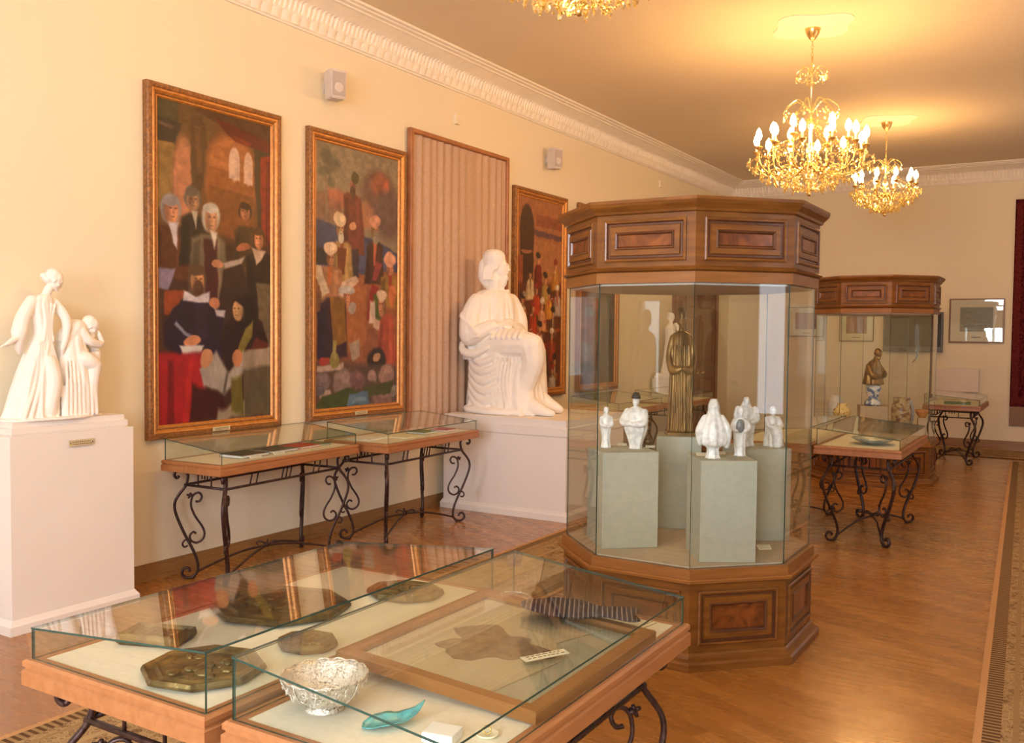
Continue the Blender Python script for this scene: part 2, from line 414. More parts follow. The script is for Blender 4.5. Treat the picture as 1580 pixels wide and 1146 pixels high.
cornice('trim_1', YB-YR, Matrix.Translation((XL, YR, ZC-.27)))
cornice('trim_2', XR-XL, Matrix.Translation((XL, YB, ZC-.27)) @ Matrix(((0, 1, 0, 0), (-1, 0, 0, 0), (0, 0, 1, 0), (0, 0, 0, 1))))
cornice('trim_3', YB-YR, Matrix.Translation((XR, YR, ZC-.27)) @ Matrix(((-1, 0, 0, 0), (0, 1, 0, 0), (0, 0, 1, 0), (0, 0, 0, 1))))
def baseboard(name, f):
    bm = B(); f(bm, 0, .012, 0, .095); f(bm, 0, .018, 0, .03); f(bm, 0, .008, .095, .112); struct(name, bm, 'baseboard')
baseboard('baseboard_left', lambda bm, a, b, z0, z1: box(bm, XL+a, XL+b, YR, YB, z0, z1))
baseboard('baseboard_back', lambda bm, a, b, z0, z1: box(bm, XL, XR, YB-b, YB-a, z0, z1))
baseboard('baseboard_right', lambda bm, a, b, z0, z1: box(bm, XR-b, XR-a, YR, YB, z0, z1))
# dark wooden double door at the far end of the left wall
bm = B()
box(bm, -.95, -.83, -.03, .03, 0, 3.2); box(bm, .83, .95, -.03, .03, 0, 3.2); box(bm, -.95, .95, -.03, .035, 3.2, 3.34)
door = struct('door_1', bm, 'door_wood'); door.location = (XL+.035, 14.0, 0); door.rotation_euler = (0, 0, PI/2)
for s in (-1, 1):
    bm = B(); box(bm, min(0, s*.82)+.004, max(0, s*.82)-.004, -.015, .02, .0, 3.19)
    for z0, z1 in ((.15, 1.0), (1.12, 1.95), (2.07, 3.05)):
        profile_rect(bm, .31, (z1-z0)/2, [(0, .001), (0, .025), (.03, .03), (.05, .012), (.08, .012), (.11, .025)], 0, (s*.41, -.015, (z0+z1)/2), cap=True)
    lf = obj('door_leaf', bm, 'door_wood', door)
    bm = B(); tube(bm, [(s*.07, -.02, 1.05), (s*.07, -.07, 1.05), (s*.17, -.075, 1.05)], .01, 8); obj('door_handle', bm, 'brass', lf)

# carpets
def runner(name, label, loc, rz, w, l):
    bm = B(); box(bm, -w/2, w/2, -l/2, l/2, 0, .008)
    o = obj(name, bm, carpet_mat(name+'_pile', w, PAL), loc=loc, rz=rz); return tag(o, label, 'carpet', 'patterned carpet runners')
runner('carpet_runner', 'long patterned brown and cream runner under the front display tables, along the left side', (-3.215, 6.3, .002), 0, .87, 15.4)
runner('carpet_runner', 'long patterned brown runner with cream edge at the right of the photo', (.118, 6.2, .002), math.radians(2.45), 1.06, 15.6)
runner('carpet_runner', 'patterned runner across the far end of the room along the back wall', (-1.5, 14.75, .010), PI/2, .9, 6.4)
# ------------------------------------------------------------ octagonal showcases
def panel_face(parent, name, R, zc, hh, i, cc=(0, 0)):
    a = math.radians(-67.5+45*i+22.5); ap = R*math.cos(PI/8)
    nrm = Vector((math.cos(a), math.sin(a), 0)); ux = Vector((-math.sin(a), math.cos(a), 0))
    hw = R*math.sin(PI/8)-.045
    org = nrm*(ap+.0005)+Vector((0, 0, zc))
    bm = B()
    profile_rect(bm, hw, hh, [(0, 0), (0, .010), (.006, .014), (.014, .012)], 0, org, ux, (0, 0, 1), nrm)
    profile_rect(bm, hw, hh, [(.014, .012), (.020, .001), (.030, .001)], 1, org, ux, (0, 0, 1), nrm)
    profile_rect(bm, hw, hh, [(.030, .001), (.034, .010), (.060, .010)], 0, org, ux, (0, 0, 1), nrm)
    profile_rect(bm, hw, hh, [(.060, .010), (.064, .014), (.070, .012), (.076, .002)], 1, org, ux, (0, 0, 1), nrm)
    fr = obj(name, bm, ['wood', 'groove'], parent)
    bm = B()
    s = .076
    profile_rect(bm, hw, hh, [(s, .002), (s+.002, .004)], 0, org, ux, (0, 0, 1), nrm, cap=True)
    obj('burl_inlay', bm, 'burl', fr)
def showcase(label, loc):
    t = thing('octagonal_showcase', label, 'display case', loc, 0, 'octagonal glass showcases')
    bm = B(); octa(bm, [(.735, 0), (.735, .035), (.725, .045), (.705, .055), (.70, .07), (.69, .08)]); obj('plinth', bm, 'wood', t)
    bm = B(); octa(bm, [(.685, .08), (.685, .425)]); obj('base_body', bm, 'wood', t)
    for i in range(8): panel_face(t, 'base_panel', .685, .252, .135, i)
    bm = B(); octa(bm, [(.685, .425), (.72, .432), (.722, .445), (.715, .45)]); octa(bm, [(.70, .45), (.697, .497)]); obj('ledge', bm, 'wood_light', t)
    bm = B(); octa(bm, [(.66, .497), (.66, .505)]); obj('case_floor', bm, 'casefloor', t)
    P = ngon(.672, 0)
    for i in range(8):
        a, b = Vector(P[i]), Vector(P[(i+1) % 8]); d = (b-a).normalized(); n = Vector((d.y, -d.x, 0)); a += d*.0015; b -= d*.0015
        bm = B(); v = []
        for z in (.4985, 1.903):
            for q, o in ((a, 0), (b, 0), (b, -.006), (a, -.006)): v.append(bm.verts.new(q+n*o+Vector((0, 0, z))))
        for k, f in enumerate(((0, 1, 5, 4), (2, 3, 7, 6), (1, 2, 6, 5), (3, 0, 4, 7), (0, 3, 2, 1), (4, 5, 6, 7))):
            bm.faces.new([v[j] for j in f]).material_index = 0 if k < 2 else 1
        obj('glass_pane', bm, ['glass', 'edge'], t)
    bm = B(); octa(bm, [(.655, 1.893), (.655, 1.903)]); obj('case_ceiling', bm, 'casetop', t)
    bm = B(); octa(bm, [(.69, 1.904), (.69, 1.957), (.70, 1.96)]); obj('frieze', bm, 'wood_light', t)
    bm = B(); octa(bm, [(.69, 1.96), (.705, 1.965), (.712, 1.975), (.69, 1.985), (.69, 2.245)]); obj('crown_body', bm, 'wood', t)
    for i in range(8): panel_face(t, 'crown_panel', .69, 2.115, .105, i)
    bm = B(); octa(bm, [(.69, 2.245), (.705, 2.25), (.71, 2.262), (.735, 2.285), (.742, 2.30), (.742, 2.315), (.70, 2.32)]); obj('crown_cornice', bm, 'wood', t)
    return t
OC1 = (-1.863, 4.956); OC2 = (-2.02, 11.42)
sh = showcase('large octagonal wooden glass showcase in the centre, with white figurines on grey-green stands', (*OC1, 0))
dup(sh, (*OC2, 0), 0, 'smaller-looking octagonal showcase at the far end, holding vases and a bronze bust')

def stand(x, y, w, d, z1, rz, label, z0=.506, m='felt', name='display_stand', cat='stand', group='cloth covered stands inside the showcases'):
    bm = B(); box(bm, -w/2, w/2, -d/2, d/2, 0, z1-z0, bev=.003)
    o = obj(name, bm, m, loc=(x, y, z0), rz=rz); return tag(o, label, cat, group)
ST = 1.02
r1 = math.radians(33); r2_ = math.radians(42)
def boxpos(c0, rz, w, d):      # near-left-front corner c0, face along +u, depth along +v
    u = Vector((math.cos(rz), math.sin(rz))); v = Vector((-math.sin(rz), math.cos(rz)))
    p = Vector(c0)+u*w/2+v*d/2; return p.x, p.y
fx, fy = boxpos((-1.600, 4.455), r1, .285, .32)
stand(fx, fy, .285, .32, ST, r1, 'grey-green cloth stand nearest the front of the large showcase, under two figurines')
lx, ly = boxpos((-2.135, 4.44), r2_, .31, .30)
stand(lx, ly, .31, .30, ST, r2_, 'grey-green cloth stand at the left in the large showcase, under two figurines')
stand(-1.555, 5.235, .30, .28, ST, math.radians(38), 'grey-green cloth stand at the right rear of the large showcase, under the seated pair')
stand(-2.03, 5.27, .26, .24, 1.05, math.radians(20), 'grey-green cloth stand at the back of the large showcase, under the tall bronze figure')

# ------------------------------------------------------------ sculpting
def remeshed(name, bm, m, vox, parent=None, smooth=3, loc=(0, 0, 0), rz=0):
    o = obj(name, bm, m, parent, smooth=True, loc=loc, rz=rz)
    r = o.modifiers.new('remesh', 'REMESH'); r.mode = 'VOXEL'; r.voxel_size = vox; r.use_smooth_shade = True
    s = o.modifiers.new('smooth', 'SMOOTH'); s.factor = .5; s.iterations = smooth
    return o
def loft(bm, sec, n=56, fold=None):
    """sec: (x, y, z, rx, ry, angle) interpolated; fold(theta, t) multiplies the radius"""
    S = smoothpath([(a[0], a[1], a[2]) for a in sec], 5); Q = smoothpath([(a[3], a[4], a[5]) for a in sec], 5); rs = []
    K = len(S)
    for i, (p, q) in enumerate(zip(S, Q)):
        t = i/(K-1); r = []
        for j in range(n):
            th = 2*PI*j/n; f = fold(th, t) if fold else 1
            x, y = q.x*math.cos(th)*f, q.y*math.sin(th)*f; c, s = math.cos(q.z), math.sin(q.z)
            r.append((p.x+c*x-s*y, p.y+s*x+c*y, p.z))
        rs.append(r)
    rings(bm, rs)
def cap(bm, pts, r, n=12, k=5, flat=1.0):
    tube(bm, smoothpath(pts, k), r, n, flat=flat, round_ends=True)
def head(bm, c, s, face, up=(0, 0, 1), beard=0, hair=0, hat=0, bun=0):
    """head of height s, looking along face; features as overlapping volumes"""
    c = Vector(c); f = Vector(face).normalized(); u = Vector(up); u = (u-f*u.dot(f)).normalized(); l = u.cross(f)
    R = Matrix((f, l, u)).transposed()
    P = lambda a, b, d: c+R @ Vector((a*s, b*s, d*s))
    E = lambda p, r, q=12: ellip(bm, P(*p), (r[0]*s, r[1]*s, r[2]*s), q, 8, R)
    E((-.04, 0, .10), (.40, .33, .36)); E((.05, 0, -.08), (.31, .265, .38)); E((.10, 0, -.30), (.19, .16, .16))
    E((.335, 0, -.05), (.075, .055, .13), 8); E((.375, 0, -.12), (.06, .065, .05), 8)            # nose
    E((.285, .11, .07), (.07, .10, .035), 8); E((.285, -.11, .07), (.07, .10, .035), 8)          # brows
    E((.27, .115, -.0), (.05, .06, .032), 8); E((.27, -.115, -.0), (.05, .06, .032), 8)          # eyes
    E((.30, 0, -.225), (.055, .10, .028), 8); E((.29, 0, -.275), (.055, .08, .028), 8)           # lips
    E((.27, 0, -.375), (.08, .09, .06), 8); E((.2, .17, -.13), (.1, .08, .09), 8); E((.2, -.17, -.13), (.1, .08, .09), 8)
    for q in (1, -1): E((-.02, .31*q, -.02), (.07, .04, .12), 8)
    if beard: E((.24, 0, -.44), (.17, .17, .24*beard)); E((.24, 0, -.60*beard), (.10, .10, .2)); E((.30, 0, -.20), (.07, .15, .035), 8)
    if hair: E((-.13, 0, .13), (.35, .355, .37)); E((-.24, 0, -.22*hair), (.22, .32, .34*hair))
    if bun: E((-.45, 0, .08), (.16, .16, .16))
    if hat:
        for k in range(6): E((-.03-.02*k/5, 0, .22+.065*k*hat), (.42-.018*k, .385-.015*k, .10))
        E((0, 0, .17), (.445, .40, .07))
def hand(bm, w, d, s, side=1, curl=.5, up=(0, 0, 1)):
    """hand of length s from wrist w pointing along d, fingers separate and bent"""
    w = Vector(w); d = Vector(d).normalized(); n = Vector(up); n = (n-d*n.dot(d)).normalized(); l = n.cross(d)*side
    ellip(bm, w+d*s*.25, (s*.27, s*.22, s*.11), 10, 7, Matrix((d, l, n)).transposed())
    for k in range(4):
        b = w+d*s*.42+l*s*(.165-.11*k); ln = s*(.46, .52, .50, .38)[k]
        p1 = b+d*ln*.45-n*ln*.05; p2 = p1+(d*math.cos(curl)-n*math.sin(curl))*ln*.32; p3 = p2+(d*math.cos(curl*2)-n*math.sin(curl*2))*ln*.25
        tube(bm, [b, p1, p2, p3], [s*.055, s*.052, s*.047, s*.04], 7, round_ends=True)
    b = w+d*s*.14+l*s*.17
    tube(bm, [b, b+d*s*.16+l*s*.12, b+d*s*.33+l*s*.11-n*s*.04], [s*.065, s*.06, s*.048], 7, round_ends=True)

# ---- seated robed man on the big white pedestal. x towards the room, y along the wall
def seated_statue():
    bm = B()
    def folds(th, t): return 1+.055*math.sin(11*th+2.5*t)*(1-.35*t)+.028*math.sin(19*th-3*t)
    LO = [(-.05, 0, 0.0, .42, .36), (-.06, 0, .06, .395, .345), (-.07, 0, .30, .355, .32), (-.09, 0, .50, .33, .30), (-.12, 0, .64, .29, .27), (-.16, 0, .72, .20, .2)]
    loft(bm, [(*q, 0) for q in LO], 72, folds)
    def side(x, z):                                       # y of the near flank of the gown
        k = max(i for i in range(len(LO)-1) if LO[i][2] <= z+1e-6 or i == 0); a, b = LO[k], LO[k+1]; f = (z-a[2])/(b[2]-a[2])
        xc, rx, ry = (a[j]*(1-f)+b[j]*f for j in (0, 3, 4)); q = max(.12, 1-((x-xc)/rx)**2)
        return -ry*math.sqrt(q)
    A = -.42
    def tf(th, t): return 1+.045*math.sin(9*th+1+3*t)+.022*math.sin(17*th)
    loft(bm, [(-.24, 0, .50, .215, .28, A), (-.24, 0, .70, .20, .27, A), (-.235, 0, .88, .185, .265, A), (-.225, .0, 1.02, .17, .255, A), (-.22, .0, 1.11, .145, .22, A), (-.215, .0, 1.17, .10, .13, A)], 60, tf)
    cap(bm, [(-.215, 0, 1.12), (-.20, 0, 1.28)], .078)
    cap(bm, [(-.28, -.20, 1.055), (-.305, -.265, .90), (-.29, -.285, .74)], [.085, .10, .11])
    cap(bm, [(-.29, -.285, .73), (-.20, -.29, .76), (-.09, -.22, .83)], [.10, .085, .06])
    cap(bm, [(-.14, .20, 1.07), (-.10, .27, .90), (-.08, .25, .76)], [.08, .09, .095])
    cap(bm, [(-.08, .25, .77), (-.02, .10, .80), (-.01, -.06, .85)], [.085, .07, .055])
    hand(bm, (-.07, -.19, .84), (.9, .45, .08), .19, -1, .7, (0, -.5, .8)); hand(bm, (.01, -.02, .86), (-.05, -1, .0), .18, 1, .6, (.6, 0, .8))
    cap(bm, [(-.40, -.27, .66), (-.35, -.31, .585), (-.22, -.325, .56), (-.08, -.31, .62)], [.022, .04, .04, .02])
    # legs: near thigh long, far knee drawn back
    cap(bm, [(-.18, -.14, .60), (.08, -.17, .645), (.31, -.18, .645)], [.155, .145, .125])
    cap(bm, [(-.14, .13, .58), (.02, .14, .62), (.13, .14, .60)], [.16, .15, .14])
    cap(bm, [(.31, -.18, .63), (.335, -.18, .48), (.235, -.17, .25), (.25, -.18, .06)], [.125, .105, .105, .13])
    cap(bm, [(.14, .13, .58), (.16, .13, .38), (.15, .13, .08)], [.14, .13, .16])
    LO2 = [(.09, -.04, 0, .31, .31), (.07, -.04, .1, .26, .30), (.04, -.04, .3, .235, .28), (.06, -.03, .5, .22, .26)]
    loft(bm, [(*q, 0) for q in LO2], 60, folds)
    LO3 = [(.20, -.10, 0, .20, .25), (.17, -.10, .15, .155, .22), (.17, -.09, .35, .15, .20), (.17, -.08, .55, .14, .18), (.15, -.06, .66, .09, .13)]
    loft(bm, [(*q, 0) for q in LO3], 60, lambda th, t: 1+(.09*math.sin(10*th+1.2*t)+.04*math.sin(17*th))*(1-.6*t))
    cap(bm, [(.20, -.17, .14), (.33, -.19, .09), (.46, -.20, .05), (.56, -.20, .03)], [.12, .08, .05, .03])
    cap(bm, [(.22, .12, .12), (.36, .12, .07), (.46, .12, .04)], [.12, .07, .04])
    cap(bm, [(-.42, -.12, .03), (-.30, -.30, .04), (.02, -.37, .03), (.28, -.31, .03)], [.025, .035, .035, .025])
    for k in range(6):
        z = .61-.078*k; x0 = -.37+.008*k; x1 = .06+.035*k; xm = (x0+x1)/2
        P = [(x0, z+.03), (x0+.06, z-.07), (xm, z-.13-.012*k), (x1-.04, z-.05), (x1+.05, z+.06)]
        cap(bm, [(x, side(x, max(.0, zz))-.004, max(.02, zz)) for x, zz in P], [.016, .030, .038, .030, .012], 8)
    for k in range(7):
        x = .02+.040*k; y0 = -.28 if k < 5 else -.24
        cap(bm, [(x-.02, y0-.02, .53), (x-.045, y0-.03, .30), (x-.0, y0-.055+.006*k, .04)], [.010, .020, .027], 8)
    for k in range(9):
        f = (k-4)/4; a0 = A+f*1.15; rx, ry = .18, .262
        q = lambda z, m: (-.237+m*(math.cos(A)*rx*math.cos(f*1.1)-math.sin(A)*ry*math.sin(f*1.1)), m*(math.sin(A)*rx*math.cos(f*1.1)+math.cos(A)*ry*math.sin(f*1.1)), z)
        cap(bm, [q(1.09, .86), q(.99, .985), q(.86, 1.02)], [.009, .016, .018], 8)
    for k in range(5):
        cap(bm, [(-.36+.01*k, -.235-.01*k, 1.0-.05*k), (-.36+.02*k, -.345+.002*k, .92-.05*k), (-.25+.03*k, -.37, .84-.03*k)], [.008, .018, .012], 8)
    for k in range(6):
        x = -.08+.06*k; cap(bm, [(x-.05, -.03, .755), (x, -.16, .795-.004*k), (x+.03, -.29, .72)], [.014, .027, .020], 8)
    hc, hf = Vector((-.185, .01, 1.40)), Vector((.86, .50, 0)).normalized(); hl = Vector((-hf.y, hf.x, 0)); hs = .30
    Hm = Matrix((hf, hl, Vector((0, 0, 1)))).transposed()
    for p, r in (((-.05, 0, .10), (.36, .31, .35)), ((.06, 0, -.06), (.30, .25, .34)), ((.14, 0, -.26), (.20, .18, .16)), ((.345, 0, -.03), (.05, .05, .13)), ((.385, 0, -.10), (.055, .055, .045)),
                 ((.30, 0, .085), (.065, .19, .04)), ((.325, 0, -.19), (.06, .12, .035)), ((.31, 0, -.255), (.05, .08, .03)), ((.24, 0, -.36), (.14, .15, .14)), ((.21, 0, -.50), (.12, .13, .16)), ((.17, 0, -.64), (.08, .09, .13)),
                 ((-.02, .30, -.02), (.07, .04, .11)), ((-.02, -.30, -.02), (.07, .04, .11)), ((-.16, 0, .05), (.32, .335, .36)), ((-.26, 0, -.20), (.20, .29, .28)), ((-.22, 0, -.42), (.15, .23, .14))):
        ellip(bm, hc+Hm @ (Vector(p)*hs), tuple(q*hs for q in r), 16, 10, Hm)
    for sg in (-1, 1):
        for k in range(5):                                  # locks of hair beside the neck
            p = hc+Hm @ (Vector((-.10-.07*k, sg*.30, -.02))*hs); cap(bm, [p, p+Vector((0, 0, -.06))-hf*.012, p+Vector((0, 0, -.125))-hf*.02], [.010, .014, .008], 7, 3)
    C = Vector((-.185, .01, 1.40)); F = Vector((.86, .50, 0)).normalized()
    for z, r in ((.03, .114), (.055, .119), (.08, .121), (.105, .117), (.125, .106), (.14, .088)):           # round cap
        p = C-F*.032+Vector((0, 0, z)); ellip(bm, p, (r, r*.92, .030), 16, 7)
    cap(bm, [C-F*.12+Vector((0, 0, .02)), C-F*.125+Vector((0, 0, -.10)), C-F*.09+Vector((0, 0, -.17))], [.06, .06, .045])
    cap(bm, [(-.24, -.12, 1.15), (-.12, -.05, 1.13), (-.10, .07, 1.16)], .026)
    for v in bm.verts: v.co.z = max(v.co.z, 0); v.co.x = max(v.co.x, -.445)
    return bm
PED_Z = .885
t = thing('seated_statue', 'large white statue of a seated robed bearded man on the low white pedestal', 'statue', (-4.655, 7.64, PED_Z+.0005))
remeshed('figure', seated_statue(), 'gypsum', .0085, t, 1)
# ---- white pedestals
def plinth(name, label, x0, x1, y0, y1, h, slab, base, slab_in, group=None):
    cx, cy = (x0+x1)/2, (y0+y1)/2; w, d = (x1-x0), (y1-y0)
    t = thing(name, label, 'pedestal', (cx, cy, 0), 0, group)
    bm = B(); b = .022
    box(bm, -w/2+b, w/2-b, -d/2+b, d/2-b, base, h-slab, bev=.002); obj('body', bm, 'white', t)
    bm = B(); rs = [[(sx*(w/2-q), sy*(d/2-q), z) for sx, sy in ((-1, -1), (1, -1), (1, 1), (-1, 1))] for q, z in ((0, 0), (0, base*.62), (.008, base*.75), (b*.9, base))]
    rings(bm, rs); obj('base_moulding', bm, 'white', t)
    bm = B(); rs = [[(sx*(w/2-q), sy*(d/2-q), z) for sx, sy in ((-1, -1), (1, -1), (1, 1), (-1, 1))] for q, z in ((b+slab_in, h-slab), (b+slab_in-.008, h-slab+.012), (b+slab_in-.008, h-slab*.45), (b+slab_in+.006, h-slab*.4), (b+slab_in+.006, h))]
    rings(bm, rs); obj('top_slab', bm, 'white', t); return t
plinth('white_pedestal', 'low wide white pedestal under the large seated statue', XL+.065, -3.765, 7.115, 8.35, PED_Z, .15, .085, .0)
pl = plinth('white_pedestal', 'tall white pedestal with small brass plaque at the left edge of the photo', XL+.02, -4.815, 2.80, 3.60, 1.14, .075, .08, .03, 'tall white pedestals by the left wall')
bm = B(); box(bm, .158, .164, -.045, .105, .985, 1.02, 0); 
for sx in (-.038, .098):
    box(bm, .164, .166, sx-.003, sx+.003, .999, 1.006, 1)
for k in range(2):
    x = -.025
    while x < .085:
        w_ = random.uniform(.004, .012); box(bm, .1641, .1648, x, x+w_, 1.006-.012*k, 1.010-.012*k, 1); x += w_+.004
obj('brass_plaque', bm, ['plaque', 'ink'], pl)
# ---- two-figure group: X: depth towards room, Y: along wall
def group_statue():
    bm = B()
    Yp = lambda px: (px-75)*.00384; Zp = lambda py: (650-py)*.00358
    P = lambda px, py, x=0: (x, Yp(px), Zp(py))
    def f(th, t): return 1+(.12*math.sin(9*th+2*t)+.06*math.sin(17*th-1.5*t))*(1-.8*t)
    # standing woman
    def sec(px, py, ry, rx, x=0): return (x, Yp(px), Zp(py), rx, ry, 0)
    loft(bm, [sec(38, 649, .135, .11), sec(40, 635, .120, .100), sec(44, 600, .095, .088), sec(51, 565, .076, .075), sec(60, 535, .066, .062), sec(63, 515, .055, .05), sec(63, 495, .062, .053), sec(62, 475, .068, .05), sec(63, 462, .062, .042), sec(66, 455, .03, .03)], 64, f)
    cap(bm, [P(66, 460), P(72, 445, .01)], .024)
    head(bm, P(80, 432, .012), .128, (.35, .85, -.42), hair=.5)
    ellip(bm, P(66, 426, .0), (.022, .022, .02), 10, 7)
    cap(bm, [P(47, 466), P(32, 492, .01), P(25, 515, .02)], [.034, .040, .045])          # back arm in wide sleeve
    cap(bm, [P(25, 515, .02), P(23, 530, .02), P(26, 545, .01)], [.045, .03, .014])
    cap(bm, [P(25, 518, .03), P(12, 527, .04), P(2, 533, .05)], [.022, .017, .013])
    hand(bm, P(3, 532, .05), (.2, -1, -.25), .055, 1, .3)
    cap(bm, [P(82, 468), P(92, 490, .04), P(93, 508, .05)], [.03, .028, .025])             # front arm across to the seated man
    cap(bm, [P(93, 508, .05), P(88, 528, .06), P(84, 540, .06)], [.024, .018, .013])
    hand(bm, P(85, 538, .06), (0, -.1, -1), .05, 1, .4, (1, 0, 0))
    cap(bm, [P(62, 560, .06), P(66, 590, .085), P(58, 640, .07)], [.04, .042, .05])        # forward knee under the dress
    for k in range(7): cap(bm, [P(50+3*k, 530, .055), P(40+6.5*k, 590, .085-.004*abs(k-3)), P(18+10*k, 646, .10)], [.006, .010, .013], 7)
    for k in range(4): cap(bm, [P(58+6*k, 470, .045), P(60+3*k, 500, .05), P(56+5*k, 528, .055)], [.006, .008, .006], 7)
    loft(bm, [sec(86, 648, .06, .09), sec(87, 600, .05, .075), sec(90, 560, .04, .06), sec(93, 540, .02, .03)], 30, lambda th, t: 1+.1*math.sin(6*th))
    # seated old man leaning on a stump
    def g(th, t): return 1+(.06*math.sin(9*th+1)+.03*math.sin(17*th+4*t))*(1-.7*t)
    loft(bm, [sec(112, 646, .13, .11), sec(112, 620, .12, .105), sec(110, 575, .105, .10), sec(108, 550, .095, .09), sec(108, 530, .075, .07), sec(112, 512, .06, .055), sec(118, 503, .035, .035)], 60, g)
    cap(bm, [P(100, 548), P(118, 558, .07), P(132, 566, .08)], [.05, .05, .042])
    cap(bm, [P(132, 566, .08), P(128, 600, .08), P(126, 640, .07)], [.042, .035, .04])
    cap(bm, [P(100, 525), P(112, 508, .01), P(124, 506, .01)], [.06, .055, .04])
    head(bm, P(137, 504, .02), .122, (.35, .8, -.42), beard=.9, hair=.7)
    cap(bm, [P(118, 512, .04), P(130, 528, .05), P(148, 534, .04)], [.03, .027, .022])
    cap(bm, [P(148, 534, .04), P(154, 530, .03), P(150, 518, .03)], [.022, .018, .014])
    cap(bm, [P(122, 518, -.03), P(146, 538, -.01), P(152, 552, .0)], [.03, .026, .022])
    hand(bm, P(150, 520, .03), (0, -.2, 1), .05, 1, .5, (0, 1, 0))
    loft(bm, [sec(134, 648, .045, .05), sec(134, 620, .035, .04), sec(137, 590, .04, .045), sec(140, 570, .045, .05), sec(144, 552, .04, .045), sec(146, 545, .03, .03)], 30, lambda th, t: 1+.12*math.sin(5*th+7*t))
    for k in range(8): cap(bm, [P(86+6*k, 560, .085), P(84+6.5*k, 600, .10), P(82+7*k, 645, .105)], [.005, .011, .013], 7)
    loft(bm, [(0, Yp(72), 0, .15, .31, 0), (0, Yp(72), .012, .145, .305, 0)], 40, lambda th, t: 1+.03*math.sin(6*th))
    for v in bm.verts: v.co.z = max(v.co.z, 0)
    return bm
t = thing('figure_group_statue', 'white statue of a standing woman beside a seated old man, on the tall left pedestal', 'statue', (-4.985, 3.15, 1.1405), 0, 'white statue groups on tall pedestals')
remeshed('figures', group_statue(), 'gypsum', .0046, t, 1)
# the matching pedestal and statue seen far off through the showcase
plinth('white_pedestal', 'distant white pedestal seen through the large showcase, beyond its rear glass', XL+.02, -4.815, 12.22, 12.95, 1.10, .075, .08, .03, 'tall white pedestals by the left wall')
def far_statue():
    bm = B()
    f = lambda th, t: 1+(.07*math.sin(8*th+2*t))*(1-.6*t)
    loft(bm, [(0, -.06, 0, .13, .15, 0), (0, -.06, .2, .10, .11, 0), (0, -.07, .45, .07, .08, 0), (0, -.07, .62, .075, .09, 0), (0, -.06, .70, .03, .04, 0)], 40, f)
    cap(bm, [(0, -.06, .68), (0, -.05, .75)], .03); head(bm, (0, -.045, .80), .13, (.9, .4, -.1), hair=.8)
    loft(bm, [(.02, .12, 0, .11, .11, 0), (.02, .12, .25, .09, .09, 0), (.02, .11, .48, .06, .07, 0), (.02, .10, .58, .03, .03, 0)], 40, f)
    head(bm, (.03, .10, .66), .12, (.9, -.4, 0), beard=.8, hair=.6)
    cap(bm, [(.03, -.12, .6), (.08, -.1, .45), (.09, .02, .42)], [.03, .028, .02]); cap(bm, [(.05, .16, .5), (.1, .1, .4), (.09, 0, .42)], [.03, .025, .02])
    loft(bm, [(0, .02, 0, .15, .26, 0), (0, .02, .015, .145, .25, 0)], 30)
    return bm
t = thing('figure_group_statue', 'distant white statue of two standing figures seen through the large showcase', 'statue', (-4.985, 12.58, 1.1005), 0, 'white statue groups on tall pedestals')
remeshed('figures', far_statue(), 'gypsum', .011, t, 2)

# ---- bronze robed figure inside the showcase
def bronze_fig():
    bm = B()
    f = lambda th, t: 1+(.075*math.sin(9*th+.6)+.045*math.sin(16*th+2*t))*(1-.75*t)
    loft(bm, [(0, 0, .02, .115, .125, 0), (0, 0, .10, .105, .115, 0), (0, 0, .28, .092, .105, 0), (0, 0, .42, .085, .105, 0), (0, 0, .52, .072, .105, 0), (0, 0, .565, .05, .085, 0), (0, 0, .585, .025, .03, 0)], 72, f)
    for k in range(9):
        a = -1.1+.27*k; cap(bm, [(.085*math.cos(a), .095*math.sin(a), .50), (.10*math.cos(a), .11*math.sin(a), .28), (.118*math.cos(a), .13*math.sin(a), .03)], [.005, .008, .010], 7)
    cap(bm, [(0, 0, .57), (.004, 0, .61)], .026)
    head(bm, (.010, 0, .655), .13, (1, .1, -.05), hair=.6)
    for s in (-1, 1):
        cap(bm, [(.0, .085*s, .535), (.02, .115*s, .44), (.06, .10*s, .37)], [.03, .032, .03]); cap(bm, [(.06, .10*s, .37), (.10, .055*s, .365), (.115, .015*s, .375)], [.028, .022, .015])
        hand(bm, (.112, .02*s, .375), (.3, -s, 0), .045, s, .6)
    return bm
t = thing('bronze_statuette', 'tall dark bronze figure in a long pleated robe inside the large showcase', 'statuette', (-2.03, 5.27, 1.0505), math.radians(-62))
bm = B(); rings(bm, [[(sx*q, sy*q, z) for sx, sy in ((-1, -1), (1, -1), (1, 1), (-1, 1))] for q, z in ((.082, 0), (.082, .018), (.077, .022))]); obj('base', bm, 'bronze', t)
o = remeshed('figure', bronze_fig(), 'bronze', .0038, t, 1); o.scale = (.72, .62, 1.06)
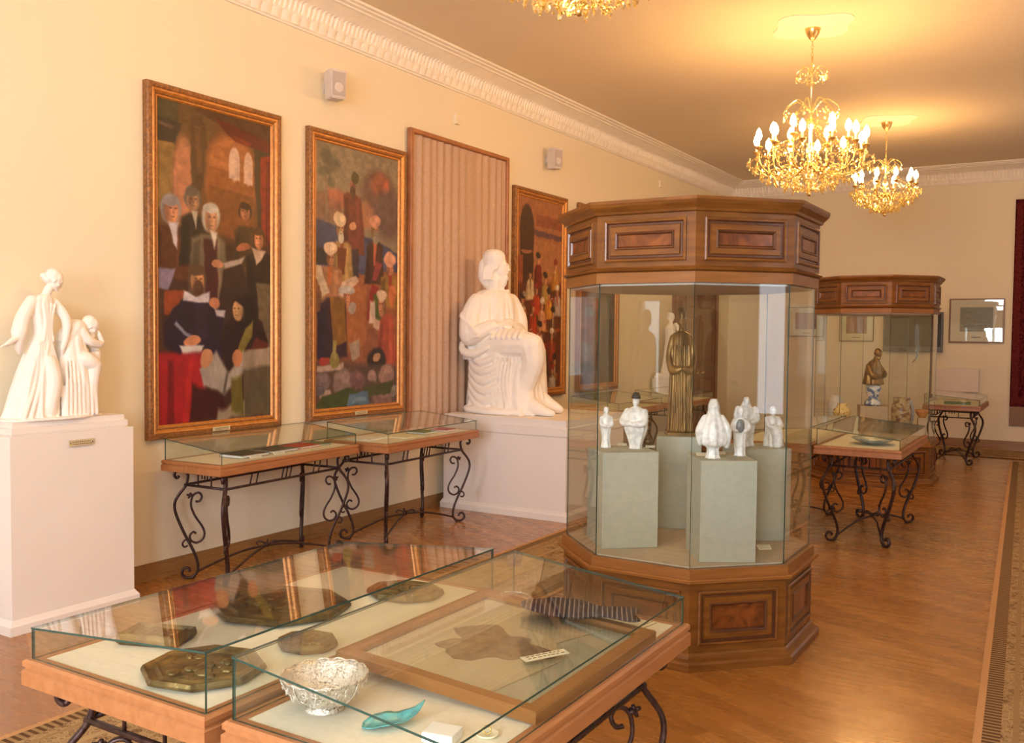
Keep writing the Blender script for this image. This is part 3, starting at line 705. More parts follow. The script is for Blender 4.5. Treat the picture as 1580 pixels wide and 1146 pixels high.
# ---- porcelain figurines
def figurine(kind):
    bm = B(); f = lambda th, t: 1+(.09*math.sin(7*th+3*t)+.05*math.sin(13*th))*(1-.6*t)
    if kind == 'slim':
        loft(bm, [(0, 0, 0, .028, .028, 0), (0, 0, .05, .02, .022, 0), (0, 0, .12, .026, .032, 0), (0, 0, .165, .022, .03, 0), (0, 0, .185, .012, .014, 0)], 30, f)
        cap(bm, [(0, -.028, .165), (.02, -.032, .13), (.03, -.01, .12)], .010); cap(bm, [(0, .028, .165), (.02, .03, .13), (.03, .008, .12)], .010)
        head(bm, (.003, 0, .205), .045, (1, 0, 0), hair=.8)
    if kind == 'robed':
        loft(bm, [(0, 0, 0, .034, .034, 0), (0, 0, .012, .03, .03, 0), (0, 0, .06, .036, .045, 0), (0, 0, .10, .048, .058, 0), (0, 0, .15, .046, .056, 0), (0, 0, .185, .036, .045, 0), (0, 0, .205, .016, .02, 0)], 36, f)
        cap(bm, [(0, -.045, .18), (.035, -.055, .13), (.055, -.01, .125)], [.018, .018, .012]); cap(bm, [(0, .045, .18), (.035, .055, .13), (.055, .01, .12)], [.018, .018, .012])
        head(bm, (.006, 0, .228), .05, (1, .2, 0), hair=.6)
    if kind == 'hooded':
        loft(bm, [(0, 0, 0, .036, .036, 0), (0, 0, .015, .03, .03, 0), (0, 0, .05, .028, .03, 0), (0, 0, .07, .05, .065, 0), (0, 0, .13, .046, .064, 0), (0, 0, .18, .036, .046, 0), (0, 0, .22, .024, .028, 0), (0, 0, .25, .026, .026, 0), (-.006, 0, .28, .014, .014, 0)], 40, f)
        cap(bm, [(0, -.04, .19), (.01, -.068, .13), (.0, -.062, .07)], [.016, .017, .012]); cap(bm, [(0, .04, .19), (.01, .066, .13), (0, .064, .06)], [.016, .02, .014])
        head(bm, (.008, 0, .25), .042, (1, 0, -.1))
    if kind == 'girl':
        loft(bm, [(0, 0, 0, .024, .026, 0), (0, 0, .012, .02, .022, 0), (0, 0, .06, .022, .026, 0), (0, 0, .11, .024, .03, 0), (0, 0, .15, .022, .032, 0), (0, 0, .165, .012, .014, 0)], 30, f)
        cap(bm, [(0, -.026, .15), (.012, -.04, .12), (.026, -.02, .11)], .010); cap(bm, [(0, .026, .15), (.012, .034, .12), (.026, .014, .11)], .010)
        head(bm, (.002, 0, .19), .045, (1, 0, 0), hair=.9)
    if kind == 'tall':
        loft(bm, [(0, 0, 0, .045, .05, 0), (0, 0, .03, .038, .045, 0), (0, 0, .10, .04, .05, 0), (0, 0, .17, .045, .058, 0), (0, 0, .22, .036, .05, 0), (0, 0, .245, .016, .02, 0)], 40, f)
        cap(bm, [(0, -.05, .225), (.03, -.06, .17), (.055, -.03, .15)], [.02, .02, .014]); cap(bm, [(0, .05, .225), (.03, .058, .17), (.05, .03, .15)], [.02, .02, .014])
        cap(bm, [(-.02, 0, .25), (-.03, 0, .2), (-.03, 0, .1)], [.03, .045, .05]); head(bm, (.0, 0, .272), .055, (1, 0, -.1), hair=1.1)
    if kind == 'seated':
        loft(bm, [(0, 0, 0, .055, .05, 0), (0, 0, .05, .05, .045, 0), (-.01, 0, .09, .036, .036, 0), (-.012, 0, .14, .03, .036, 0), (-.01, 0, .16, .013, .014, 0)], 36, f)
        cap(bm, [(-.0, 0, .085), (.045, .0, .08), (.055, 0, .02)], [.032, .03, .028]); cap(bm, [(-.01, -.032, .145), (.02, -.036, .11), (.045, -.01, .10)], .012); cap(bm, [(-.01, .032, .145), (.02, .036, .11), (.045, .01, .10)], .012)
        head(bm, (-.004, 0, .185), .05, (1, -.1, -.1), hair=.8)
    return bm
def put_fig(kind, label, x, y, rz, sc=1, extra=None):
    t = thing('porcelain_figurine', label, 'figurine', (x, y, ST+.0005), rz, 'white figurines in the large showcase')
    o = remeshed('figure', figurine(kind), 'porcelain', .0034, t, 1); t.scale = (sc, sc, sc)
    if extra: extra(t)
fc = math.radians(-66)
put_fig('slim', 'small slender white figurine at the left end of the left stand', -2.225, 4.66, fc+.3)
def hat1(t):
    bm = B(); lathe(bm, [(.0, 0), (.024, .0), (.02, .012), (.014, .028), (.0, .03)], 14, c=(.002, 0, .246)); obj('black_hat', bm, 'black', t, smooth=True)
put_fig('robed', 'stout white robed figurine with a black hat on the left stand', -2.075, 4.725, fc-.4, 1.12, hat1)
put_fig('hooded', 'white hooded cone-shaped figurine on the front stand, foremost in the showcase', -1.585, 4.585, fc, 1.08)
def bundle(t):
    bm = B(); ellip(bm, (.03, -.01, .13), (.014, .018, .030)); obj('grey_bundle', bm, 'bundle_grey', t, smooth=True)
put_fig('girl', 'small white girl figurine holding a dark grey bundle on the front stand', -1.50, 4.76, fc+.2, 1.22, bundle)
put_fig('tall', 'tallest white figurine on the right rear stand, in a wide cloak', -1.605, 5.20, fc, .93)
put_fig('seated', 'seated white figurine at the right end of the right rear stand', -1.475, 5.285, fc+.3, 1.08)
def card(x, y, z, w, d, rz, tilt, label, m='card', name='name_card', grp='small cards in the showcases', lines=2):
    t = thing(name, label, 'label card', (x, y, z), rz, grp)
    bm = B(); Mx = Matrix.Rotation(tilt, 4, 'X')
    box(bm, -w/2, w/2, 0, .0015, 0, d, mtx=Mx); 
    obj('card', bm, m, t)
    bm = B()
    for k in range(lines):
        xx = -w/2+.1*w; zz = d*(.75-.4*k/max(1, lines-1))
        while xx < w*.38:
            ww = random.uniform(.04, .12)*w; box(bm, xx, xx+ww, -.0006, -.0001, zz-.05*d, zz+.05*d, mtx=Mx); xx += ww+.04*w
    obj('writing', bm, 'ink', t); return t
TL = -PI/3
card(-2.19, 4.80, ST+.001, .05, .02, fc+PI/2, TL, 'small cream card between the two left stand figurines')
card(-2.02, 4.80, ST+.001, .05, .02, fc+PI/2, TL, 'small cream card right of the black hatted figurine')
card(-1.665, 4.64, ST+.001, .05, .025, fc+PI/2, TL, 'small cream card left of the hooded figurine')
card(-1.60, 4.76, ST+.001, .045, .022, fc+PI/2, TL, 'small cream card left of the girl with the bundle')
card(-1.40, 4.92, .507, .075, .035, fc+PI/2+.3, TL, 'cream card on the floor of the large showcase at right')
# ------------------------------------------------------------ display tables on wrought iron legs
TW, TL_, TZ = .335, .61, .8          # half width, half length, height of the wooden top
def leg_bm(sx, sy):
    bm = B(); org = Vector((sx*.215, sy*.49, 0)); d = Vector((sx, sy, 0)).normalized(); q = Vector((-d.y, d.x, 0))
    m3 = lambda pts: smoothpath([org+d*s+Vector((0, 0, z)) for s, z in pts], 5)
    main = [(.055, .690), (.068, .677), (.083, .690), (.082, .712), (.060, .728), (.030, .727), (.006, .708), (-.001, .682), (.012, .625), (.055, .568), (.080, .524), (.083, .470), (.062, .40), (.022, .304), (-.012, .235), (-.048, .152), (-.063, .085), (-.054, .038), (-.022, .013), (.020, .016), (.040, .045), (.026, .075), (-.002, .075), (-.012, .052)]
    tube(bm, m3(main), .0160, 6, flat=.62, up=q)
    inner = [(-.050, .515), (-.074, .515), (-.090, .543), (-.076, .569), (-.046, .566), (-.025, .538), (-.021, .483), (-.048, .414), (-.088, .352), (-.106, .304), (-.096, .262), (-.058, .239), (-.023, .253), (-.011, .287), (-.033, .312), (-.053, .300)]
    tube(bm, m3(inner), .0108, 6, flat=.7, up=q)
    tube(bm, m3([(-.018, .262), (.018, .262), (.036, .240), (.024, .218), (.002, .224)]), .0095, 6, flat=.7, up=q)
    for s, z, r in ((-.008, .252, .017), (-.022, .556, .015), (.012, .626, .014)):
        ellip(bm, org+d*s+Vector((0, 0, z)), (r, r, r*.75), 8, 6)
    ellip(bm, org+d*-.03+Vector((0, 0, .011)), (.018, .018, .011), 8, 6)
    for k in range(4):                                   # little leaf knot
        a = k*PI/2+.4; p = org+d*-.012+Vector((0, 0, .556)); tube(bm, [p, p+(d*math.cos(a)+Vector((0, 0, 1))*math.sin(a))*.02], [.010, .006], 5)
    return bm
def table_proto():
    t = thing('display_table', 'x', 'display table', (0, 0, 0), 0, 'glass topped display tables on wrought iron legs')
    def ring(bm, steps, mi=0):
        rings(bm, [[(sx*(TW-q), sy*(TL_-q), z) for sx, sy in ((-1, -1), (1, -1), (1, 1), (-1, 1))] for q, z in steps], mi)
    bm = B(); ring(bm, [(.012, TZ-.072), (.0, TZ-.066), (0, TZ-.030), (.007, TZ-.025), (.007, TZ-.021), (.002, TZ-.018), (.002, TZ-.006), (.008, TZ), (.038, TZ), (.042, TZ-.004)])
    obj('wooden_top', bm, 'table_wood', t)
    bm = B(); ring(bm, [(.042, TZ-.004), (.042, TZ-.002)]); obj('cloth_bed', bm, 'linen', t)
    lo, hi = .075, .135; xi, yi = TW-.018, TL_-.018; g = .005
    zl = TZ+lo; zh = TZ+hi
    def pane(name, verts, big):
        bm = B(); v = [bm.verts.new(p) for p in verts]
        for k, f in enumerate(((0, 1, 2, 3), (7, 6, 5, 4), (0, 4, 5, 1), (1, 5, 6, 2), (2, 6, 7, 3), (3, 7, 4, 0))):
            bm.faces.new([v[j] for j in f]).material_index = 0 if k < 2 else 1
        obj(name, bm, ['glass', 'edge'], t)
    z0 = TZ+.0005; e = .0006
    pane('side_pane', [(-xi, -yi+g+e, z0), (-xi, yi-g-e, z0), (-xi, yi-g-e, zl), (-xi, -yi+g+e, zl), (-xi+g, -yi+g+e, z0), (-xi+g, yi-g-e, z0), (-xi+g, yi-g-e, zl), (-xi+g, -yi+g+e, zl)], 1)
    pane('side_pane', [(xi, -yi+g+e, z0), (xi, yi-g-e, z0), (xi, yi-g-e, zh), (xi, -yi+g+e, zh), (xi-g, -yi+g+e, z0), (xi-g, yi-g-e, z0), (xi-g, yi-g-e, zh), (xi-g, -yi+g+e, zh)], 1)
    for s in (-1, 1):
        pane('end_pane', [(-xi, s*yi, z0), (xi, s*yi, z0), (xi, s*yi, zh), (-xi, s*yi, zl), (-xi, s*(yi-g), z0), (xi, s*(yi-g), z0), (xi, s*(yi-g), zh), (-xi, s*(yi-g), zl)], 1)
    k = .001
    pane('glass_lid', [(-xi-.001, -yi-.001, zl+k), (xi+.001, -yi-.001, zh+k), (xi+.001, yi+.001, zh+k), (-xi-.001, yi+.001, zl+k), (-xi-.001, -yi-.001, zl+k+g), (xi+.001, -yi-.001, zh+k+g), (xi+.001, yi+.001, zh+k+g), (-xi-.001, yi+.001, zl+k+g)], 1)
    for sx, sy in ((-1, -1), (1, -1), (-1, 1), (1, 1)): obj('leg', leg_bm(sx, sy), 'iron', t, smooth=True)
    bm = B(); rx, ry = .228, .503
    for z, r in ((.630, .009), (.722, .008)):
        for a, b in (((-rx, -ry), (rx, -ry)), ((rx, -ry), (rx, ry)), ((rx, ry), (-rx, ry)), ((-rx, ry), (-rx, -ry))):
            tube(bm, [(*a, z), (*b, z)], r, 6)
    obj('rail', bm, 'iron', t, smooth=True)
    for s in (-1, 1):
        for y in (-.30, -.25, -.035, 0, .035, .25, .30):
            bm = B(); tube(bm, [(s*rx, y-.012, .722), (s*rx, y+.012, .630)], .0055, 6); obj('spindle', bm, 'iron', t, smooth=True)
        for x in (-.075, .075, -.03, 0, .03):
            bm = B(); tube(bm, [(x, s*ry, .728), (x, s*ry, .630 if abs(x) > .05 else .68)], .0055, 6); obj('spindle', bm, 'iron', t, smooth=True)
    bm = B()
    for sx, sy in ((-1, -1), (1, -1), (-1, 1), (1, 1)):
        tube(bm, smoothpath([(sx*.175, sy*.45, .045), (sx*.13, sy*.33, .085), (sx*.07, sy*.16, .128), (0, 0, .14)], 6), .0085, 6)
        tube(bm, smoothpath([(0, 0, .14), (sx*.025, sy*.02, .165), (sx*.05, sy*.04, .17), (sx*.062, sy*.05, .158), (sx*.05, sy*.042, .148)], 4), [.007, .006, .004], 6)
    ellip(bm, (0, 0, .145), (.022, .022, .02), 8, 6)
    obj('stretcher', bm, 'iron', t, smooth=True)
    return t
TBL = [  # x, y, rot, scale, label
 (-1.952, 1.972, 0, (1.03, 1, 1), 'glass topped display table at the lower left of the photo, holding patinated bronze plates'),
 (-1.262, 1.985, PI, (.92, 1, 1), 'glass topped display table in the lower middle, holding a framed textile and a silver bowl'),
 (-4.84, 4.66, PI+math.radians(2.5), (.80, 1.13, 1), 'glass topped display table under the tall painting nearest the viewer, holding dark books'),
 (-4.745, 6.11, PI+math.radians(2.5), (.93, 1.09, 1), 'glass topped display table under the riverside painting, beside the low white pedestal'),
 (-1.455, 8.26, PI, (.98, 1.17, .975), 'glass topped display table right behind the large showcase, holding a blue-grey dish'),
 (-2.135, 8.26, 0, (.98, 1.17, .975), 'display table mostly hidden behind the large showcase, its iron legs showing at the right'),
 (-1.385, 13.72, PI, (1.02, 1.0, .97), 'display table nearest the far wall, below the black television'),
 (-4.60, 9.95, PI, (.93, 1.05, 1), 'display table by the left wall seen through the left panes of the large showcase'),
 (-4.50, 11.5, PI, (.93, 1.05, 1), 'display table by the left wall seen behind the bronze figure in the large showcase'),
]
proto = table_proto()
for i, (x, y, r, s, lab) in enumerate(TBL):
    if i == 0: proto.location = (x, y, 0); proto['label'] = lab; proto.scale = s
    else: dup(proto, (x, y, 0), r, lab, s)
BZ = TZ-.0015
# ---- contents of the two front tables
def oct_plate(name, label, x, y, rz, R, asp=1, n=8, th=.022, z=BZ, relief=True, m='bronze_plate'):
    t = thing(name, label, 'bronze plate', (x, y, z), rz, 'bronze relief plates in the front left display table')
    a0 = PI/n
    pr = [(R*.90, 0), (R, .008), (R, th*.6), (R*.965, th), (R*.90, th*.78), (R*.80, th*.7), (R*.74, th*.95), (R*.70, th*.72)]
    bm = B(); rings(bm, [[(r*math.cos(a0+2*PI*i/n), asp*r*math.sin(a0+2*PI*i/n), q) for i in range(n)] for r, q in pr]); obj('plate', bm, m, t)
    bm = B(); rnd = random.Random(int(x*999))
    for k in range(26):
        a, q = rnd.uniform(0, 6.28), rnd.uniform(0, .58)*R
        ellip(bm, (q*math.cos(a), asp*q*math.sin(a), th*.74), (rnd.uniform(.006, .022), rnd.uniform(.006, .02), rnd.uniform(.004, .009)), 8, 5, Matrix.Rotation(a, 3, 'Z'))
    obj('relief', bm, m, t, smooth=True)
    return t
oct_plate('bronze_plate', 'octagonal bronze relief plate at the near corner of the left front table', -1.835, 1.555, .25, .155, .95)
oct_plate('bronze_plate', 'largest octagonal bronze plate, in the middle of the left front table', -2.06, 2.04, .3, .215, .9)
oct_plate('bronze_plate', 'dark slab-shaped bronze plate at the left edge of the left front table', -2.13, 1.645, .35, .125, .62, n=4, th=.03)
oct_plate('bronze_plate', 'small dark bronze plate between the slab and the largest plate', -1.755, 1.835, .1, .085, .9)
oct_plate('bronze_plate', 'dark bronze plate at the far end of the left front table', -1.84, 2.37, .2, .13, .8)
# framed textile fragment, raised at its left
t = thing('framed_textile', 'wooden framed glazed textile fragment with a brown patch lying in the right front table', 'framed textile', (-1.268, 2.06, .828), 0)
t.rotation_euler = (0, math.radians(3.2), 0)
fw, fh = .287, .335
bm = B(); profile_rect(bm, fw, fh, [(.0, -.012), (0, .012), (.004, .016), (.035, .016), (.042, .008), (.042, -.010)], 0, (0, 0, 0), (1, 0, 0), (0, 1, 0), (0, 0, 1)); obj('frame', bm, 'wood_light', t)
bm = B(); box(bm, -fw+.04, fw-.04, -fh+.04, fh-.04, -.012, -.002); bk = obj('backing', bm, 'felt', t)
M['textile'] = mottled('beige_net_textile', (.56, .47, .32), (.62, .53, .37), 90, .95)
M['patch'] = mottled('brown_lace_patch', (.12, .07, .045), (.30, .21, .13), 34, .95, detail=6, lo=.4, hi=.65)
bm = B(); rings(bm, [[(x, y, z) for x, y in ((-fw+.042, -fh+.042), (.13, -fh+.042), (.17, .0), (.10, .10), (.15, fh-.05), (-fw+.042, fh-.05))] for z in (-.001, .0015)]); obj('textile', bm, 'textile', t)
bm = B(); rnd = random.Random(5); rr = [(1+.22*math.sin(3*a+1)+.12*math.sin(7*a)+rnd.uniform(-.06, .06)) for a in [2*PI*k/48 for k in range(48)]]
rings(bm, [[(-.03+.135*rr[k]*math.cos(2*PI*k/48), -.02+.115*rr[k]*math.sin(2*PI*k/48), z) for k in range(48)] for z in (.0015, .003)]); obj('brown_patch', bm, 'patch', t)
bm = B(); box(bm, -fw+.041, fw-.041, -fh+.041, fh-.041, .0075, .0105); obj('cover_glass', bm, 'glass', t)
card(-1.115, 2.02, .8375, .13, .03, math.radians(62), -PI/2+.05, 'cream printed card with brown lines lying on the framed textile', name='name_card', grp='cards lying in the front tables')
# silver filigree bowl
def bowl():
    t = thing('silver_bowl', 'silver filigree bowl with openwork panels at the near end of the right front table', 'bowl', (-1.430, 1.55, BZ), 0)
    bm = B(); n = 64
    sc = lambda th, z: 1+.02*math.cos(8*th)*(z/.08)
    lathe(bm, [(.0, .014), (.035, .014), (.052, .022), (.070, .040), (.083, .062), (.088, .078), (.0895, .080), (.087, .081), (.081, .065), (.067, .042), (.048, .024), (.030, .018), (.0, .018)], n, fn=sc); b = obj('body', bm, 'silver', t, smooth=True)
    bm = B(); lathe(bm, [(.0, 0), (.040, 0), (.042, .004), (.036, .008), (.034, .014), (.0, .014)], 40); obj('foot', bm, 'silver', t, smooth=True)
    bm = B()
    for k in range(8):
        a = 2*PI*k/8; P = [(.0360, .0145), (.054, .0225), (.072, .040), (.085, .062), (.0905, .079)]
        tube(bm, smoothpath([(r*math.cos(a)*1.01, r*math.sin(a)*1.01, z) for r, z in P], 4), .0018, 5)
        for s, zz, rr_ in ((-.2, .05, .010), (.2, .05, .010), (0, .036, .008), (-.12, .066, .007), (.12, .066, .007)):
            ac = a+PI/8+s; r0 = .078 if zz > .045 else .068
            if zz > .06: r0 = .087
            tube(bm, [( (r0+.001)*math.cos(ac+math.cos(q)*rr_/.08*(1-q/12)), (r0+.001)*math.sin(ac+math.cos(q)*rr_/.08*(1-q/12)), zz+rr_*(1-q/12)*math.sin(q)) for q in [i*.6 for i in range(15)]], .0012, 4)
    tube(bm, [(.089*math.cos(a)*1.0, .089*math.sin(a), .081+.002*math.cos(16*a)) for a in [2*PI*k/96 for k in range(97)]], .0022, 6)
    obj('filigree', bm, 'silver', t, smooth=True)
    t.scale = (1.08, 1.08, 1.0)
bowl()
# turquoise leaf dish
bm = B(); nU, nV = 22, 9; V = []
for i in range(nU+1):
    u = i/nU; w = .034*math.sin(PI*u**.7)**.8+.0006; row = []
    for j in range(nV+1):
        v = j/nV*2-1; x = -.072+.144*u+.0; z = .004+.012*v*v*math.sin(PI*min(1, u+.08))+(.16*max(0, u-.6)**1.6)+.0008*math.cos(26*u)*abs(v)
        row.append((x, v*w, z))
    V.append(row)
loops = []
T_ = [[bm.verts.new((p[0], p[1], p[2]+.002)) for p in r] for r in V]; Bo = [[bm.verts.new(p) for p in r] for r in V]
for i in range(nU):
    for j in range(nV):
        bm.faces.new((T_[i][j], T_[i+1][j], T_[i+1][j+1], T_[i][j+1])); bm.faces.new((Bo[i][j], Bo[i][j+1], Bo[i+1][j+1], Bo[i+1][j]))
for i in range(nU):
    for j in (0, nV): bm.faces.new((T_[i][j], Bo[i][j], Bo[i+1][j], T_[i+1][j]))
for i in (0, nU):
    for j in range(nV): bm.faces.new((T_[i][j], T_[i][j+1], Bo[i][j+1], Bo[i][j]))
tag(obj('leaf_dish', bm, 'turquoise', smooth=True, loc=(-1.245, 1.567, BZ), rz=math.radians(58)), 'small turquoise leaf-shaped dish with an upturned tip in the right front table', 'dish')
bm = B(); box(bm, -.035, .035, -.03, .03, 0, .022, bev=.004)
tag(obj('porcelain_block', bm, 'paper', loc=(-1.115, 1.565, BZ), rz=.2), 'small white square block at the bottom edge of the photo', 'small object')
t = thing('ring_holder', 'tiny cream dish with a dark ring beside the white block', 'small object', (-1.045, 1.63, BZ))
bm = B(); lathe(bm, [(0, 0), (.020, 0), (.026, .006), (.024, .007), (.018, .003), (0, .003)], 20); obj('dish', bm, 'card', t, smooth=True)
bm = B(); tube(bm, [(.009*math.cos(a), .003*math.sin(a), .012+.008*math.sin(a)) for a in [2*PI*k/16 for k in range(17)]], .0018, 6); obj('ring', bm, 'brass', t, smooth=True)
# striped cloth bag
M['stripe'] = mat('dark_striped_cloth', (.06, .05, .06), .9, spec=.1)
_m = M['stripe']; _v = coords(_m, (1, 1, 1)); _w = N(_m, 'ShaderNodeTexWave'); _w.inputs['Scale'].default_value = 24; _w.inputs['Distortion'].default_value = 1.2; _w.inputs['Detail'].default_value = 1; L(_m, _v, _w.inputs['Vector'])
L(_m, ramp(_m, _w.outputs['Fac'], [(.0, (.045, .035, .045)), (.86, (.05, .04, .05)), (.92, (.32, .27, .25))]), bsdf(_m).inputs['Base Color'])
def bag():
    t = thing('striped_bag', 'dark striped gathered cloth bag lying at the far end of the framed textile', 'cloth bag', (-1.21, 2.355, .860), math.radians(26)); t.rotation_euler = (0, .065, math.radians(26))
    bm = B()
    loft_pts = [(-.145, .0, .008, .03), (-.11, .0, .014, .055), (-.07, .0, .018, .072), (-.02, 0, .020, .070), (.03, 0, .016, .050), (.065, 0, .012, .036), (.10, 0, .015, .048), (.15, 0, .012, .058), (.165, 0, .004, .05)]
    S = smoothpath([(a, b, c) for a, b, c, d in loft_pts], 4); Q = smoothpath([(d, 0, 0) for a, b, c, d in loft_pts], 4); rs = []
    for k, (p, q) in enumerate(zip(S, Q)):
        rs.append([(p.x+.01*math.sin(th*2), q.x*math.cos(th)*(1+.05*math.sin(k)), p.z*math.sin(th)*(1+.3*math.sin(6*th+k*.3))*.9) for th in [2*PI*j/28 for j in range(28)]])
    rings(bm, rs); obj('cloth', bm, 'stripe', t, smooth=True)
    bm = B(); tube(bm, [(.055, .04*math.cos(a), .015*math.sin(a)) for a in [2*PI*k/20 for k in range(21)]], .003, 6); obj('drawstring', bm, 'greyd', t, smooth=True)
    t.scale = (1.04, 1.15, .8)
bag()
t = thing('glass_dish', 'small clear glass dish at the far left end of the right front table', 'dish', (-1.49, 2.46, BZ))
bm = B(); lathe(bm, [(0, 0), (.025, 0), (.03, .006), (.055, .022), (.058, .028), (.054, .028), (.028, .010), (0, .008)], 36); obj('bowl', bm, 'glass', t, smooth=True)
bm = B(); tube(bm, [(.056*math.cos(a), .056*math.sin(a), .028) for a in [2*PI*k/40 for k in range(41)]], .0018, 6); obj('rim', bm, 'silver', t, smooth=True)
card(-1.035, 2.50, BZ, .10, .04, math.radians(80), -PI/2+.03, 'cream card at the far right corner of the right front table', grp='cards lying in the front tables')
card(-1.015, 2.33, BZ, .10, .035, math.radians(88), -PI/2+.03, 'cream card on the right side ledge of the right front table, beside the striped bag', grp='cards lying in the front tables')
card(-1.50, 1.78, BZ, .09, .02, math.radians(5), -PI/2+.03, 'narrow cream card at the left edge of the wooden framed textile', grp='cards lying in the front tables')
# ---- contents of the wall tables (table frame coordinates rotated with the tables)
def flat_item(name, label, cat, x, y, w, d, h, rz, m, grp=None, cover=None):
    z = BZ
    t = thing(name, label, cat, (x, y, z), rz, grp)
    bm = B(); box(bm, -w/2+.003, w/2-.003, -d/2+.003, d/2-.003, .003, h-.003); obj('pages', bm, 'paper', t)
    bm = B(); box(bm, -w/2, w/2, -d/2, d/2, 0, .003); box(bm, -w/2, w/2, -d/2, d/2, h-.003, h); box(bm, -w/2, -w/2+.003, -d/2, d/2, .003, h-.003); obj('cover', bm, m, t)
R_ = math.radians(2.5)
g1 = 'books in the wall display tables'
flat_item('book', 'dark album lying nearest the left end in the first wall table', 'book', -4.80, 4.42, .20, .26, .022, R_, 'blackbook', g1)
flat_item('book', 'second dark album, in the middle of the first wall table', 'book', -4.82, 4.72, .19, .25, .02, R_, 'blackbook', g1)
flat_item('book', 'red bound folder right of the dark albums in the first wall table', 'book', -4.86, 5.0, .20, .22, .016, R_, 'red', g1)
flat_item('book', 'dull green folder at the right end of the first wall table', 'book', -4.865, 5.17, .18, .15, .012, R_, 'green', g1)
card(-4.67, 4.40, BZ+.001, .11, .03, PI/2+R_, -.9, 'white card in front of the first dark album', 'paper', grp='cards in the wall tables')
card(-4.675, 4.62, BZ+.001, .11, .03, PI/2+R_, -.9, 'white card in front of the second dark album', 'paper', grp='cards in the wall tables')
flat_item('document', 'white paper sheet at the left end of the second wall table', 'document', -4.80, 5.68, .22, .24, .008, R_, 'paper', 'papers in the second wall table')
flat_item('document', 'cream open document in the middle of the second wall table', 'document', -4.66, 5.98, .22, .26, .008, R_, 'card', 'papers in the second wall table')
flat_item('book', 'dull green book in the second wall table', 'book', -4.70, 6.28, .18, .20, .018, R_, 'green', g1)
flat_item('book', 'red book at the right end of the second wall table', 'book', -4.66, 6.52, .17, .16, .018, R_, 'red', g1)
def oval_dish(label, x, y, z, m, a=.16):
    bm = B(); lathe(bm, [(0, 0), (a*.35, 0), (a*.4, .006), (a*.8, .03), (a, .05), (a*.97, .053), (a*.75, .036), (a*.35, .012), (0, .01)], 40)
    o = obj('shallow_dish', bm, m, smooth=True, loc=(x, y, z)); return tag(o, label, 'dish')
oval_dish('wide blue-grey shallow dish in the display table behind the large showcase', -1.40, 7.92, TZ*.975-.0015, 'dish', .17)
bm = B(); box(bm, -.16, .16, -.22, .22, 0, .012, bev=.003)
tag(obj('green_panel', bm, 'green', loc=(-1.36, 13.55, TZ*.97-.001), rz=.1), 'flat dull green panel lying in the display table nearest the far wall', 'panel')
# ---- contents of the far showcase
def far_stand(x, y, w, z1, label, m='felt'): stand(x, y, w, w, z1, .3, label, m='casefloor')
far_stand(-2.00, 11.22, .30, .86, 'low stand under the bronze bust in the far showcase')
far_stand(-1.68, 11.13, .20, .62, 'low stand under the patterned jar in the far showcase')
def vase(name, label, prof, m, x, y, z, cat='vase', extra=None):
    bm = B(); lathe(bm, prof, 36); o = obj(name, bm, m, smooth=True, loc=(x, y, z)); return tag(o, label, cat, 'vases in the far showcase')
vase('vase', 'grey-white vase leftmost in the far showcase', [(0, 0), (.06, 0), (.075, .03), (.085, .12), (.085, .24), (.07, .28), (.05, .30), (.052, .33), (.045, .33), (.04, .3), (0, .29)], 'white_vase', -2.44, 11.34, .62)
vase('vase', 'cream vase with dark spots and handles near the left in the far showcase', [(0, 0), (.05, 0), (.05, .012), (.035, .03), (.06, .06), (.098, .12), (.095, .17), (.055, .21), (.048, .225), (.055, .24), (.045, .24), (0, .22)], 'yellow_vase', -2.30, 11.05, .64)
vase('vase', 'blue and white vase on the low stand under the bronze bust', [(0, 0), (.085, 0), (.095, .02), (.075, .06), (.05, .09), (.07, .13), (.085, .18), (.08, .225), (.07, .24), (0, .24)], 'blue_vase', -2.00, 11.22, .8605)
vase('jar', 'big brown patterned jar with a square shoulder in the far showcase', [(0, 0), (.085, 0), (.095, .02), (.105, .10), (.11, .22), (.10, .27), (.085, .29), (.09, .31), (.09, .345), (.07, .345), (0, .33)], 'jar', -1.68, 11.13, .6205, 'jar')
vase('jar', 'pale blue glazed jar right of the patterned jar', [(0, 0), (.05, 0), (.065, .04), (.07, .14), (.06, .2), (.045, .22), (.05, .26), (.04, .26), (0, .24)], 'bluejar', -1.66, 11.45, .66, 'jar')
vase('bowl', 'small orange bowl at the right in the far showcase', [(0, 0), (.035, 0), (.04, .01), (.07, .06), (.075, .09), (.068, .09), (.03, .02), (0, .015)], 'orange', -1.49, 11.32, .74, 'bowl')
for (x, y, z1, w_, nm) in ((-2.44, 11.34, .62, .15, 'narrow stand under the grey-white vase'), (-2.30, 11.05, .64, .14, 'narrow stand under the spotted cream vase'), (-1.66, 11.45, .66, .11, 'narrow stand under the pale blue jar'), (-1.49, 11.32, .74, .09, 'narrow stand under the small orange bowl')):
    stand(x, y, w_, w_*.8, z1-.0005, .3, nm+' in the far showcase', m='casefloor')
